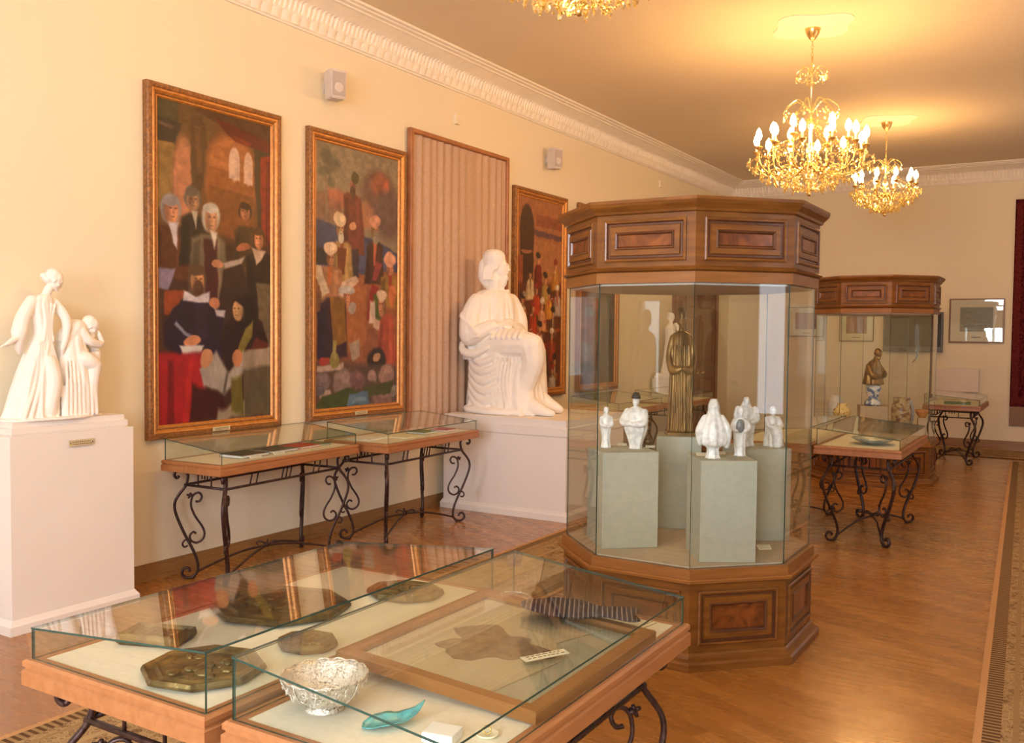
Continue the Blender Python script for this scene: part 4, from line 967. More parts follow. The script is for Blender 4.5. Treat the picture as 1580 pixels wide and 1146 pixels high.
def bust():
    bm = B(); f = lambda th, t: 1+(.07*math.sin(6*th+2*t)+.04*math.sin(11*th))*(1-.6*t)
    loft(bm, [(0, 0, 0, .12, .155, 0), (0, 0, .06, .115, .15, 0), (0, 0, .14, .10, .14, 0), (0, 0, .22, .085, .12, 0), (.01, 0, .28, .06, .085, 0), (.02, 0, .31, .035, .04, 0)], 48, f)
    cap(bm, [(.02, 0, .30), (.045, 0, .345)], .035); head(bm, (.06, 0, .385), .125, (1, 0, -.35), beard=.8, hair=.5)
    cap(bm, [(0, -.12, .22), (.07, -.14, .12), (.11, -.06, .10)], [.04, .04, .03]); cap(bm, [(0, .12, .22), (.07, .13, .13), (.11, .04, .11)], [.04, .04, .03])
    hand(bm, (.11, -.05, .10), (.3, 1, 0), .06, 1, .6); hand(bm, (.11, .04, .12), (.3, -1, 0), .06, -1, .6)
    return bm
t = thing('bronze_bust', 'dark bronze half figure of a bowed robed man in the far showcase', 'bust', (-2.00, 11.22, 1.101), math.radians(-20)); t.scale = (.88, .88, .92)
remeshed('figure', bust(), 'bronze', .0065, t, 1)
# ------------------------------------------------------------ paintings: canvases coloured stroke by stroke
class Canvas:
    gain = .86
    def __init__(s, nx, ny, base, seed, warp=None):
        s.nx, s.ny = nx, ny; s.r = np.random.RandomState(seed)
        s.u, s.v = np.meshgrid((np.arange(nx)+.5)/nx, np.interp((np.arange(ny)+.5)/ny, *warp) if warp else (np.arange(ny)+.5)/ny); s.asp = ny/nx
        s.c = np.zeros((ny, nx, 3)); s.c[:] = base
        s.j1 = s.noise(9); s.j2 = s.noise(9); s.j3 = s.noise(22)
    def noise(s, k):
        out = np.zeros((s.ny, s.nx)); amp = 1
        for o in range(3):
            g = s.r.uniform(-1, 1, (k*2+3, k+3)); yy = s.v*(k*2); xx = s.u*k
            iy, ix = yy.astype(int), xx.astype(int); fy, fx_ = yy-iy, xx-ix; fy = fy*fy*(3-2*fy); fx_ = fx_*fx_*(3-2*fx_)
            out += amp*((g[iy, ix]*(1-fx_)+g[iy, ix+1]*fx_)*(1-fy)+(g[iy+1, ix]*(1-fx_)+g[iy+1, ix+1]*fx_)*fy); amp *= .5; k *= 2
        return out
    def put(s, mask, col, a=1):
        m = (np.clip(mask, 0, 1)*a)[..., None]; v = 1+.08*s.j3[..., None]
        s.c = s.c*(1-m)+np.array(col)*v*m
    def blob(s, x, y, rx, ry, col, rot=0, soft=.25, a=1, jit=.012):
        du = s.u-x+jit*s.j1*.5; dv = (s.v-y)*s.asp+jit*s.j2; c, n = math.cos(rot), math.sin(rot)
        p, q = (c*du+n*dv)/rx, (-n*du+c*dv)/(ry*s.asp); d = np.sqrt(p*p+q*q)
        s.put((1-d)/soft+.5, col, a)
    def poly(s, pts, col, soft=.008, a=1, jit=.008):
        U, Vv = s.u+jit*s.j1, s.v+jit*.5*s.j2; ins = np.zeros(U.shape, bool); dist = np.full(U.shape, 9.)
        n = len(pts)
        for i in range(n):
            x0, y0 = pts[i]; x1, y1 = pts[(i+1) % n]
            if y0 != y1:
                k = (y0 > Vv) != (y1 > Vv); ins ^= k & (U < (x1-x0)*(Vv-y0)/(y1-y0)+x0)
            ex, ey = x1-x0, (y1-y0)*s.asp; t = np.clip(((U-x0)*ex+(Vv-y0)*s.asp*ey)/(ex*ex+ey*ey+1e-9), 0, 1)
            dist = np.minimum(dist, np.hypot(U-x0-t*ex, (Vv-y0)*s.asp-t*ey))
        s.put(.5+np.where(ins, dist, -dist)/(2*soft), col, a)
    def face(s, x, y, r, skin, hair=None, beard=None, turban=None, look=.25):
        ry = r*1.3/s.asp
        if hair: s.blob(x-look*r*.3, y-ry*.15, r*1.22, ry*1.15, hair)
        s.blob(x, y, r*.85, ry, skin, jit=.004); s.blob(x+look*r, y-ry*.05, r*.4, ry*.7, [min(255, q*1.18) for q in skin], a=.7, jit=.003)
        if beard: s.blob(x+look*r*.6, y+ry*.75, r*.7, ry*.75, beard)
        dk = [q*.55 for q in skin]
        s.blob(x-look*r*2.2, y+ry*.1, r*.4, ry*.8, dk, soft=.9, a=.5, jit=.003)
        for k in (-.3, .32): s.blob(x+look*r*.6+k*r, y-ry*.18, r*.2, ry*.09, dk, soft=.8, jit=.002, a=.8)
        s.poly([(x+look*r*.6, y-ry*.15), (x+look*r*.6+r*.13*np.sign(look), y+ry*.2), (x+look*r*.6-r*.05, y+ry*.2)], dk, .004, .5, jit=.002)
        s.blob(x+look*r*.6, y+ry*.45, r*.24, ry*.06, [q*.6 for q in skin], soft=.8, jit=.002, a=.7)
        if hair: s.blob(x-look*r*.3, y-ry*.8, r*1.0, ry*.45, hair)
        if turban: s.blob(x, y-ry*1.15, r*1.45, ry*.75, turban); s.blob(x+r*.5, y-ry*1.3, r*.6, ry*.4, [min(255, q*1.15) for q in turban], a=.8)
    def robe(s, x, y0, y1, w0, w1, col, lap=None, lean=0):
        s.poly([(x-w0, y0+.015), (x-w0*.5, y0), (x+w0*.5, y0), (x+w0, y0+.015), (x+lean+w1, y1), (x+lean-w1, y1)], col, .012)
        dk = [q*.6 for q in col]; lt = [min(255, q*1.35) for q in col]
        s.poly([(x-w0*.9, y0+.03), (x-w0*.5, y0+.02), (x+lean-w1*.6, y1), (x+lean-w1, y1)], dk, .012, .6)
        s.poly([(x+w0*.4, y0+.02), (x+w0*.7, y0+.02), (x+lean+w1*.55, y1), (x+lean+w1*.25, y1)], lt, .012, .45)
        if lap: s.poly([(x-w0*.2, y0), (x+w0*.2, y0), (x+w0*.1, y0+(y1-y0)*.45), (x-w0*.1, y0+(y1-y0)*.45)], lap, .008)
    def finish(s):
        grain = 1+.04*s.r.uniform(-1, 1, s.c.shape[:2])[..., None]+.04*s.noise(30)[..., None]
        k = np.clip(s.c*grain*s.gain, 0, 255)/255
        return np.where(k <= .04045, k/12.92, ((k+.055)/1.055)**2.4)
def canvas_obj(parent, cv, w, h, name='canvas'):
    c = cv.finish(); ny, nx = c.shape[:2]
    xs = np.linspace(-w/2, w/2, nx); zs = np.linspace(h/2, -h/2, ny)
    X_, Z_ = np.meshgrid(xs, zs); co = np.zeros((ny*nx, 3)); co[:, 0] = X_.ravel(); co[:, 2] = Z_.ravel()
    idx = np.arange(ny*nx).reshape(ny, nx); q = np.stack([idx[:-1, :-1], idx[1:, :-1], idx[1:, 1:], idx[:-1, 1:]], -1).reshape(-1, 4)
    me = bpy.data.meshes.new(name); me.vertices.add(len(co)); me.vertices.foreach_set('co', co.ravel())
    me.loops.add(q.size); me.loops.foreach_set('vertex_index', q.ravel().astype(np.int32))
    me.polygons.add(len(q)); me.polygons.foreach_set('loop_start', np.arange(0, q.size, 4, dtype=np.int32)); me.polygons.foreach_set('loop_total', np.full(len(q), 4, np.int32))
    me.update(); at = me.color_attributes.new('paint', 'FLOAT_COLOR', 'POINT')
    col = np.ones((ny*nx, 4)); col[:, :3] = c.reshape(-1, 3); at.data.foreach_set('color', col.ravel())
    if 'oil' not in M:
        m = mat('oil_paint', (.5, .5, .5), .42, spec=.35); a = N(m, 'ShaderNodeVertexColor'); a.layer_name = 'paint'; L(m, a.outputs[0], bsdf(m).inputs['Base Color']); M['oil'] = m
    me.materials.append(M['oil']); o = bpy.data.objects.new(name, me); return link(o, parent)
def painting1():
    c = Canvas(340, 680, (118, 78, 44), 1, ([0, .14, .335, .55, .64, .77, .86, 1], [0, .225, .455, .665, .76, .895, .94, 1]))
    c.poly([(0, 0), (.5, 0), (.3, .5), (0, .55)], (112, 84, 48)); c.poly([(.25, 0), (1, 0), (1, .12), (.45, .05)], (92, 62, 36))
    c.poly([(0, 0), (.16, 0), (.17, .10), (.0, .10)], (84, 78, 54)); c.poly([(0, .085), (.2, .10), (.14, .21), (0, .21)], (70, 60, 48)); c.poly([(.02, .11), (.15, .12), (.12, .14), (.02, .13)], (120, 100, 78), a=.7)
    c.poly([(0, .21), (.13, .21), (.12, .45), (0, .45)], (150, 118, 66)); c.blob(.21, .34, .085, .17, (196, 132, 96), soft=.4); c.poly([(.15, .3), (.28, .3), (.28, .44), (.16, .44)], (192, 128, 92))
    c.poly([(.27, .04), (.37, .04), (.42, .16), (.38, .33), (.33, .45), (.28, .45), (.27, .2)], (96, 70, 42)); c.poly([(.30, .1), (.35, .1), (.37, .3), (.33, .3)], (126, 92, 56), a=.7)
    c.blob(.63, .30, .23, .20, (178, 112, 62), soft=.25); c.poly([(.42, .27), (.84, .27), (.84, .52), (.42, .52)], (160, 96, 46)); c.poly([(.42, .34), (.84, .36), (.84, .5), (.42, .5)], (126, 78, 34), a=.7)
    c.blob(.655, .235, .05, .075, (226, 190, 168), soft=.2, jit=.002); c.poly([(.605, .235), (.705, .235), (.705, .305), (.605, .30)], (226, 190, 168), jit=.002); c.blob(.785, .245, .042, .072, (222, 184, 160), soft=.2, jit=.002); c.poly([(.743, .245), (.827, .245), (.827, .315), (.743, .31)], (222, 184, 160), jit=.002)
    c.poly([(.83, .1), (1, .08), (1, .62), (.9, .6), (.86, .35)], (74, 56, 36)); c.poly([(.9, .18), (1, .16), (1, .56), (.92, .54)], (150, 46, 28)); c.poly([(.96, .2), (.985, .2), (.985, .55), (.96, .55)], (96, 30, 22), a=.8)
    c.poly([(.48, .03), (1, .09), (1, .15), (.8, .14), (.66, .13), (.55, .08)], (104, 40, 26)); c.poly([(.62, .10), (.82, .115), (.8, .14), (.68, .135)], (150, 62, 36), a=.7)
    c.poly([(0, .52), (1, .52), (1, 1), (0, 1)], (70, 44, 30), .05)
    c.robe(.10, .50, .66, .14, .17, (92, 52, 30)); c.face(.115, .455, .066, (206, 140, 100), (156, 148, 150), look=.3); c.poly([(.10, .49), (.17, .49), (.15, .57), (.12, .55)], (206, 198, 206))
    c.robe(.31, .46, .62, .12, .14, (54, 42, 30)); c.face(.29, .41, .062, (166, 124, 92), (110, 98, 86), look=.1); c.poly([(.27, .45), (.33, .45), (.31, .50)], (200, 190, 170))
    c.robe(.42, .515, .78, .15, .17, (120, 106, 84)); c.poly([(.38, .53), (.5, .53), (.5, .8), (.40, .8)], (74, 30, 30)); c.face(.445, .468, .066, (204, 150, 112), (196, 190, 176), look=.15); c.poly([(.44, .505), (.50, .51), (.48, .56)], (226, 214, 196))
    c.robe(.76, .475, .68, .115, .10, (80, 58, 34)); c.face(.755, .425, .052, (178, 116, 78), (70, 44, 28), look=-.1); c.blob(.74, .545, .07, .013, (176, 108, 72))
    c.robe(.90, .56, .80, .13, .12, (50, 34, 26)); c.face(.885, .515, .05, (206, 138, 96), (92, 60, 32), look=-.2); c.poly([(.82, .545), (.95, .55), (.9, .585), (.86, .60)], (214, 184, 160))
    c.poly([(.55, .60), (.76, .575), (.72, .60), (.58, .625)], (186, 172, 160)); c.blob(.5, .605, .05, .013, (206, 142, 104)); c.poly([(0, .63), (.14, .63), (.08, .70), (0, .69)], (146, 132, 158))
    c.poly([(.55, .62), (.72, .6), (.86, .75), (.85, .9), (.6, .9), (.5, .75)], (58, 38, 28)); c.poly([(.05, .70), (.22, .70), (.2, .78), (.05, .78)], (150, 70, 34))
    c.poly([(.86, .66), (1, .66), (1, .9), (.9, .88)], (112, 96, 72))
    c.poly([(.12, .76), (.25, .715), (.5, .72), (.55, .80), (.54, .92), (.30, .94), (.06, .88), (.04, .82)], (42, 26, 44)); c.poly([(.3, .74), (.42, .74), (.40, .86), (.3, .86)], (58, 40, 62), a=.6)
    c.face(.325, .665, .066, (202, 146, 96), (96, 70, 50), (96, 60, 38), look=.2); c.poly([(.22, .70), (.31, .715), (.43, .70), (.42, .735), (.30, .735), (.21, .735)], (214, 206, 214)); c.blob(.47, .735, .05, .02, (204, 136, 96)); c.poly([(.47, .755), (.57, .76), (.56, .785), (.49, .78)], (206, 198, 204))
    c.poly([(.15, .80), (.28, .85), (.27, .86), (.13, .81)], (136, 140, 160)); c.blob(.28, .865, .07, .016, (210, 140, 98)); c.poly([(.18, .875), (.38, .88), (.36, .90), (.2, .9)], (214, 206, 200))
    c.poly([(0, .895), (.42, .90), (.40, .96), (.30, 1), (0, 1)], (168, 30, 34)); c.poly([(.08, .91), (.12, .91), (.14, 1), (.08, 1)], (112, 18, 24), a=.8); c.poly([(.25, .91), (.29, .91), (.25, 1), (.2, 1)], (206, 48, 44), a=.6)
    c.poly([(.58, .80), (.78, .76), (.92, .80), (.98, .87), (.80, .92), (.58, .93), (.52, .88)], (46, 24, 24)); c.blob(.77, .77, .11, .065, (36, 22, 20)); c.face(.685, .758, .058, (196, 152, 106), look=-.4); c.poly([(.64, .72), (.76, .71), (.86, .75), (.85, .82), (.78, .81), (.74, .745)], (34, 20, 18))
    c.poly([(.76, .82), (.83, .79), (.82, .85), (.72, .92), (.66, .98), (.62, .96), (.70, .87)], (132, 118, 52)); c.poly([(.86, .85), (.98, .87), (.96, .90), (.8, .9)], (96, 40, 28))
    c.poly([(.70, .90), (1, .885), (1, .925), (.72, .935)], (164, 146, 124)); c.poly([(.74, .93), (1, .92), (1, 1), (.74, 1)], (98, 86, 64))
    c.poly([(.34, .925), (.48, .90), (.60, .93), (.74, .895), (.72, .94), (.56, .962), (.38, .955)], (176, 166, 156)); c.poly([(.58, .93), (.6, .93), (.57, .96), (.55, .96)], (90, 80, 70)); c.blob(.40, .912, .05, .016, (206, 146, 106)); c.blob(.68, .905, .05, .015, (200, 132, 90))
    c.poly([(.28, .95), (.55, .965), (.62, 1), (.26, 1)], (66, 22, 20)); c.poly([(.5, .985), (.75, .975), (.75, 1), (.48, 1)], (160, 146, 120)); c.poly([(.62, .94), (.72, .935), (.74, 1), (.62, .99)], (116, 104, 40))
    # squeeze everything below the middle upwards a little: done by the layout above
    return c
def painting2():
    c = Canvas(340, 680, (146, 130, 108), 2, ([0, .14, .31, .44, .565, .61, .88, 1], [0, .185, .35, .47, .65, .68, .885, 1]))
    c.poly([(0, 0), (1, 0), (1, .34), (0, .34)], (150, 134, 110)); c.blob(.75, .20, .22, .12, (120, 88, 78), soft=.4); c.blob(.78, .16, .12, .07, (156, 92, 72), soft=.5); c.blob(.84, .17, .035, .04, (206, 104, 72), soft=.5); c.blob(.6, .29, .1, .05, (172, 118, 90), soft=.5)
    c.blob(.88, .27, .2, .1, (108, 84, 84), soft=.5); c.blob(.22, .25, .12, .04, (186, 112, 88), soft=.5); c.poly([(0, .22), (.3, .26), (.3, .34), (0, .34)], (140, 98, 80), .02, .7)
    for x, y, r in ((.1, .06, .07), (.18, .10, .08), (.1, .15, .07), (.17, .19, .05)): c.blob(x, y, r, r*.45, (94, 92, 74), soft=.8, a=.7, jit=.03)
    c.poly([(.12, .16), (.145, .16), (.14, .42), (.11, .42)], (150, 126, 106))
    c.poly([(0, .33), (.3, .35), (.6, .37), (.8, .39), (1, .42), (1, .56), (0, .56)], (72, 74, 108)); c.poly([(.4, .40), (.55, .38), (.9, .46), (.9, .5), (.5, .5)], (92, 98, 136), a=.7); c.poly([(0, .43), (.2, .42), (.25, .48), (0, .5)], (54, 50, 56))
    c.poly([(0, .52), (.3, .50), (.55, .53), (.8, .50), (1, .50), (1, .9), (0, .9)], (150, 92, 62)); c.poly([(.3, .53), (.62, .56), (.6, .66), (.25, .66)], (170, 104, 70)); c.poly([(.25, .60), (.6, .62), (.58, .80), (.35, .82), (.25, .75)], (176, 108, 62), a=.8)
    c.robe(.42, .215, .44, .11, .12, (120, 62, 50), lean=.03); c.poly([(.36, .42), (.5, .42), (.5, .55), (.38, .55)], (64, 54, 62)); c.face(.43, .185, .046, (160, 106, 84), beard=(90, 60, 50), turban=None, look=-.1); c.blob(.455, .145, .045, .03, (86, 78, 52)); c.blob(.43, .34, .04, .014, (206, 150, 112))
    c.robe(.30, .395, .58, .12, .13, (176, 142, 88), (150, 86, 52)); c.face(.28, .355, .05, (186, 136, 98), beard=(206, 196, 178), turban=(226, 200, 166)); c.poly([(.24, .42), (.36, .42), (.33, .54), (.25, .54)], (120, 66, 40))
    c.robe(.70, .385, .58, .10, .13, (78, 48, 38), (196, 104, 76)); c.face(.70, .345, .05, (172, 124, 84), beard=(150, 140, 120), turban=(208, 148, 122)); c.poly([(.72, .45), (.80, .46), (.72, .56), (.66, .56)], (150, 66, 68))
    c.robe(.16, .50, .72, .14, .15, (170, 120, 84), (196, 112, 62)); c.face(.17, .465, .052, (170, 116, 84), turban=(230, 200, 170)); c.poly([(.0, .50), (.06, .50), (.13, .60), (.16, .64), (.08, .66), (.0, .56)], (222, 198, 170)); c.poly([(.30, .58), (.46, .54), (.5, .57), (.34, .66), (.26, .65)], (214, 184, 158))
    c.robe(.90, .52, .68, .12, .13, (156, 116, 56), (160, 60, 48)); c.face(.90, .485, .055, (196, 128, 92), turban=(226, 164, 136)); c.poly([(.66, .58), (.74, .60), (.70, .72), (.6, .72)], (142, 44, 40)); c.poly([(.68, .64), (.82, .62), (.84, .72), (.68, .74)], (88, 96, 44)); c.poly([(.64, .66), (.70, .66), (.71, .73), (.63, .73)], (222, 198, 180))
    c.blob(.36, .625, .10, .025, (190, 184, 182)); c.face(.36, .655, .045, (196, 132, 100), turban=(196, 190, 186)); c.robe(.2, .66, .83, .14, .17, (58, 36, 48), (150, 100, 44)); c.poly([(.18, .66), (.32, .66), (.36, .78), (.2, .8)], (142, 100, 44)); c.poly([(.02, .7), (.12, .68), (.1, .84), (.02, .83)], (46, 34, 56))
    c.blob(.42, .685, .05, .014, (176, 160, 150)); c.poly([(.38, .79), (.50, .78), (.52, .83), (.42, .84)], (176, 156, 136)); c.poly([(.7, .71), (.8, .72), (.76, .745), (.68, .74)], (216, 180, 160))
    c.robe(.86, .70, .86, .09, .14, (170, 78, 56)); c.face(.79, .675, .05, (186, 126, 92), turban=(226, 196, 172), look=-.3); c.blob(.73, .84, .12, .04, (50, 34, 34)); c.blob(.73, .83, .05, .014, (196, 150, 112)); c.blob(.93, .63, .05, .05, (206, 118, 72))
    c.poly([(0, .84), (1, .86), (1, 1), (0, 1)], (94, 72, 62), .02)
    c.poly([(.02, .85), (.33, .845), (.33, .865), (.02, .87)], (190, 164, 150)); c.blob(.22, .835, .055, .025, (146, 136, 72)); c.poly([(.20, .78), (.24, .78), (.24, .83), (.2, .83)], (156, 146, 82)); c.blob(.10, .835, .06, .013, (176, 66, 56))
    for x, y, r, cc in ((.08, .90, .09, (120, 104, 104)), (.32, .905, .12, (140, 118, 112)), (.12, .95, .07, (166, 140, 128)), (.5, .90, .1, (120, 88, 88)), (.68, .895, .06, (160, 130, 120)), (.86, .885, .1, (156, 122, 112)), (.94, .95, .07, (130, 122, 112)), (.8, .975, .12, (136, 104, 96)), (.05, .93, .06, (100, 90, 96))): c.blob(x, y, r, r*.35, cc, jit=.02); c.blob(x+r*.2, y-r*.12, r*.5, r*.14, [q*1.25 for q in cc], a=.6)
    c.poly([(.08, .955), (.4, .93), (.55, .95), (.5, 1), (0, 1)], (70, 82, 42)); c.poly([(.56, .93), (.95, .91), (.9, .96), (.6, .97)], (72, 76, 40)); c.poly([(.40, .955), (.62, .945), (.64, 1), (.36, 1)], (92, 124, 152)); c.poly([(.45, .97), (.6, .97), (.6, .985), (.44, .99)], (140, 168, 190), a=.7)
    return c
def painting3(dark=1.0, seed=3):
    c = Canvas(220, 440, (176, 108, 62), seed)
    c.poly([(0, 0), (1, 0), (1, .5), (0, .5)], (178, 112, 70)); c.poly([(.4, .08), (1, .08), (1, .14), (.4, .14)], (150, 84, 54)); c.poly([(.36, .16), (1, .17), (1, .20), (.36, .19)], (112, 74, 78)); c.poly([(.36, .21), (1, .21), (1, .44), (.36, .44)], (190, 128, 78), a=.7)
    c.blob(.2, .17, .15, .13, (76, 44, 34), soft=.15); c.poly([(.05, .16), (.35, .16), (.33, .45), (.07, .45)], (80, 46, 30)); c.poly([(0, .3), (.12, .3), (.12, .5), (0, .5)], (160, 84, 48)); c.blob(.2, .28, .12, .01, (176, 110, 76))
    c.poly([(0, .45), (1, .43), (1, 1), (0, 1)], (110, 56, 32), .03)
    rnd = random.Random(seed)
    cols = [(186, 66, 36), (206, 132, 48), (226, 200, 160), (150, 40, 28), (196, 96, 48), (90, 70, 70), (230, 214, 190), (120, 90, 40)]
    for x, y, col in ((.45, .34, (120, 40, 30)), (.85, .36, (206, 136, 44)), (.28, .42, (226, 196, 150)), (.62, .44, (196, 160, 84)), (.42, .50, (196, 72, 32)), (.70, .52, (222, 150, 52)), (.9, .50, (190, 170, 150)), (.12, .56, (226, 206, 176)), (.35, .60, (190, 70, 32)), (.55, .58, (226, 156, 104)), (.8, .62, (110, 72, 52)), (.2, .70, (90, 84, 88)), (.5, .70, (222, 176, 150)), (.78, .74, (160, 60, 34)), (.35, .78, (206, 150, 110)), (.62, .82, (70, 44, 36)), (.2, .85, (120, 48, 30)), (.85, .88, (92, 56, 36)), (.8, .93, (180, 170, 160))):
        c.robe(x, y, y+.11, .07, .10, col, rnd.choice(cols)); c.face(x, y-.022, .035, (206, 146, 104), turban=rnd.choice([(230, 210, 184), (150, 50, 34), (60, 40, 34)]))
    for k in range(60): c.blob(rnd.random(), rnd.uniform(.5, 1), rnd.uniform(.01, .04), rnd.uniform(.004, .014), rnd.choice(cols), a=.6)
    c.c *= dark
    return c
def framed_painting(label, cv, y0, y1, z0, z1, plate=True):
    w, h = y1-y0, z1-z0
    t = thing('framed_painting', label, 'painting', (XL+.002, (y0+y1)/2, (z0+z1)/2), PI/2, 'tall framed paintings on the left wall')
    bm = B(); fb = .092
    profile_rect(bm, w/2, h/2, [(0, .0), (0, .042), (.008, .05), (.030, .052), (.036, .046)], 0)
    profile_rect(bm, w/2, h/2, [(.036, .046), (.042, .052), (.052, .050), (.064, .036)], 1)
    profile_rect(bm, w/2, h/2, [(.064, .036), (.068, .040), (.076, .034)], 0)
    profile_rect(bm, w/2, h/2, [(.076, .034), (.084, .034), (fb, .022), (fb, .0)], 1)
    obj('frame', bm, ['frame_wood', 'gilt'], t)
    c = canvas_obj(t, cv, w-2*fb+.002, h-2*fb+.002); c.location = (0, -.020, 0)
    if plate:
        bm = B(); box(bm, -.075, .075, -.058, -.052, -h/2+.020, -h/2+.048); obj('name_plate', bm, 'plaque', t)
        bm = B(); 
        for k in range(2):
            x = -.06
            while x < .055: ww = random.uniform(.004, .012); box(bm, x, x+ww, -.0588, -.0582, -h/2+.026+.010*k, -h/2+.030+.010*k); x += ww+.004
        obj('name_plate_writing', bm, 'ink', t)
    return t
framed_painting('tall framed painting of scholars in an arched hall with a red cloth, nearest the viewer', painting1(), 3.915, 5.09, .925, 3.245)
framed_painting('tall framed painting of turbaned men by a stream, left of the curtained panel', painting2(), 5.385, 6.60, .935, 3.235)
framed_painting('tall framed painting of a crowd before an arch, just right of the seated statue', painting3(), 8.465, 9.645, .935, 3.21)
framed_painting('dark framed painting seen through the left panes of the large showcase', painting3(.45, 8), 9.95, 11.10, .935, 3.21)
# curtained panel
def curtained():
    y0, y1, z0, z1 = 6.655, 8.325, .72, 3.465; w, h = y1-y0, z1-z0
    t = thing('curtained_panel', 'tall wooden framed panel of beige pleated fabric behind the seated statue', 'fabric panel', (XL+.012, (y0+y1)/2, z0), PI/2)
    bm = B(); profile_rect(bm, w/2, h/2, [(0, 0), (0, .040), (.004, .046), (.034, .046), (.040, .036), (.045, .0)], 0, (0, 0, h/2)); obj('frame', bm, 'frame_plain', t)
    o = obj('pleated_fabric', curtain_mesh(w-.09, h-.09, .017, .125, 4, 190), 'drape', t, smooth=True); o.location = (0, -.022, .045)
curtained()
# wall speakers
def speaker(label, y, z, flip=1):
    t = thing('wall_speaker', label, 'speaker', (XL+.0, y, z), math.radians(90-18*flip), 'grey wall loudspeakers')
    bm = B(); rs = []
    for s, zz in ((.86, 0), (1, .225)):
        rs.append([(x*s, yv, zz) for x, yv in ((-.075, -.20), (.075, -.20), (.06, -.07), (-.06, -.07))])
    rings(bm, rs); bmesh.ops.bevel(bm, geom=bm.edges[:], offset=.008, segments=2, affect='EDGES'); obj('cabinet', bm, 'speaker', t)
    bm = B(); box(bm, -.055, .055, -.204, -.201, .02, .205, bev=.0008); g = obj('grille', bm, 'grille', t)
    bm = B(); lathe(bm, [(0, 0), (.040, 0), (.040, .002), (.032, .003), (.012, .001), (0, .001)], 24)
    for v in bm.verts: v.co = Vector((v.co.x, -.2045-v.co.z, .085+v.co.y))
    obj('driver', bm, 'speaker', g, smooth=True)
    bm = B(); box(bm, -.02, .02, -.07, -.02, .09, .14); box(bm, -.03, .03, -.02, .02, .07, .16); obj('bracket', bm, 'speaker', t)
speaker('grey-white loudspeaker high on the wall above the first two tall paintings', 5.62, 3.46)
speaker('grey-white loudspeaker high on the wall near the top of the painting right of the statue', 9.20, 3.47)
def wbox(label, y, z, w, h, m='wall'):
    bm = B(); box(bm, 0, .03, -w/2, w/2, -h/2, h/2, bev=.004); tag(obj('wall_socket_box', bm, m, loc=(XL, y, z)), label, 'junction box', 'small boxes on the left wall')
wbox('small cream junction box on the wall above the curtained panel', 7.42, 3.69, .075, .10)
wbox('small cream junction box on the wall just above the crown of the large showcase', 12.5, 3.78, .08, .10)

# ------------------------------------------------------------ the far wall
def picture(label, x0, x1, z0, z1, y=YB, kind=0, fb=.022, fm='door_wood'):
    w, h = x1-x0, z1-z0
    t = thing('framed_picture', label, 'picture', ((x0+x1)/2, y-.012, (z0+z1)/2), 0, 'framed pictures on the far wall')
    bm = B(); profile_rect(bm, w/2, h/2, [(0, 0), (0, .02), (.003, .023), (fb-.003, .023), (fb, .015), (fb, .0)]); obj('frame', bm, fm, t)
    bm = B(); box(bm, -w/2+fb-.002, w/2-fb+.002, -.012, -.004, -h/2+fb-.002, h/2-fb+.002); mt = obj('mount', bm, 'card' if kind else 'paper_warm', t)
    c = Canvas(90, 64, (168, 166, 160) if kind == 0 else (176, 120, 84), 11+kind)
    r = random.Random(kind)
    for k in range(220): c.blob(r.random(), r.random(), r.uniform(.01, .03), r.uniform(.006, .02), (128, 128, 126) if r.random() < .5 and kind == 0 else ((190, 188, 180) if kind == 0 else r.choice([(206, 160, 110), (140, 80, 60), (150, 130, 100)])), a=.7)
    cv = canvas_obj(t, c, w*.60, h*.55, 'print'); cv.location = (0, -.0135, h*.03)
    bm = B(); x = -.06
    while x < .06: ww = random.uniform(.006, .016); box(bm, x, x+ww, -.0135, -.0125, -h/2+h*.115, -h/2+h*.14); x += ww+.005
    obj('caption', bm, 'ink', t)
    bm = B(); box(bm, -w/2+fb-.001, w/2-fb+.001, -.0175, -.0155, -h/2+fb-.001, h/2-fb+.001); obj('cover_glass', bm, 'glass', t)
M['paper_warm'] = mottled('cream_mount', (.72, .66, .56), (.75, .69, .59), 10, .8)
picture('dark framed grey print with bright reflection on the far wall, right of the television', -1.715, -.965, 1.565, 2.232)
picture('thin framed reddish print on the far wall, seen through the far showcase', -3.325, -2.80, 1.565, 2.06, kind=1, fb=.014)
picture('framed print on the far wall at the left edge of the far showcase', -4.15, -3.57, 1.63, 2.12, kind=1, fb=.014)
t = thing('television', 'black flat television mounted on the far wall behind the far showcase', 'television', (-2.22, YB-.05, 1.70))
bm = B(); box(bm, -.43, .43, -.035, .03, -.285, .33, bev=.006); obj('body', bm, 'tvframe', t)
bm = B(); box(bm, -.405, .405, -.0375, -.0355, -.205, .305); obj('screen', bm, 'tv', t)
bm = B(); tube(bm, smoothpath([(.06, .02, -.28), (.065, .02, -.36), (.03, .03, -.42), (.0, .035, -.45)], 5), .006, 6); obj('cable', bm, 'black', t, smooth=True)
bm = B(); box(bm, -.12, .12, .03, .048, -.1, .1); obj('mounting_plate', bm, 'black', t)
def hung_carpet():
    t = thing('wall_carpet', 'dark red carpet hanging on the far wall at the right edge of the photo', 'wall carpet', (-.865, YB-.02, .63))
    m = mottled('dark_red_carpet_pile', (.055, .008, .012), (.13, .018, .02), 26, .95, lo=.45, hi=.55, spec=.05)
    bm = B(); box(bm, 0, 1.75, -.008, .008, 0, 3.05); obj('pile', bm, m, t)
    m2 = mottled('red_border', (.10, .012, .015), (.16, .03, .025), 60, .95, spec=.05)
    bm = B(); box(bm, .02, .10, -.0095, -.0085, .05, 3.0); box(bm, .10, 1.73, -.0095, -.0085, .05, .13); obj('border', bm, m2, t)
    bm = B(); n = 120
    box(bm, 0, 1.75, -.004, .004, -.29, 0); obj('fringe', bm, 'fringe', t)
hung_carpet()
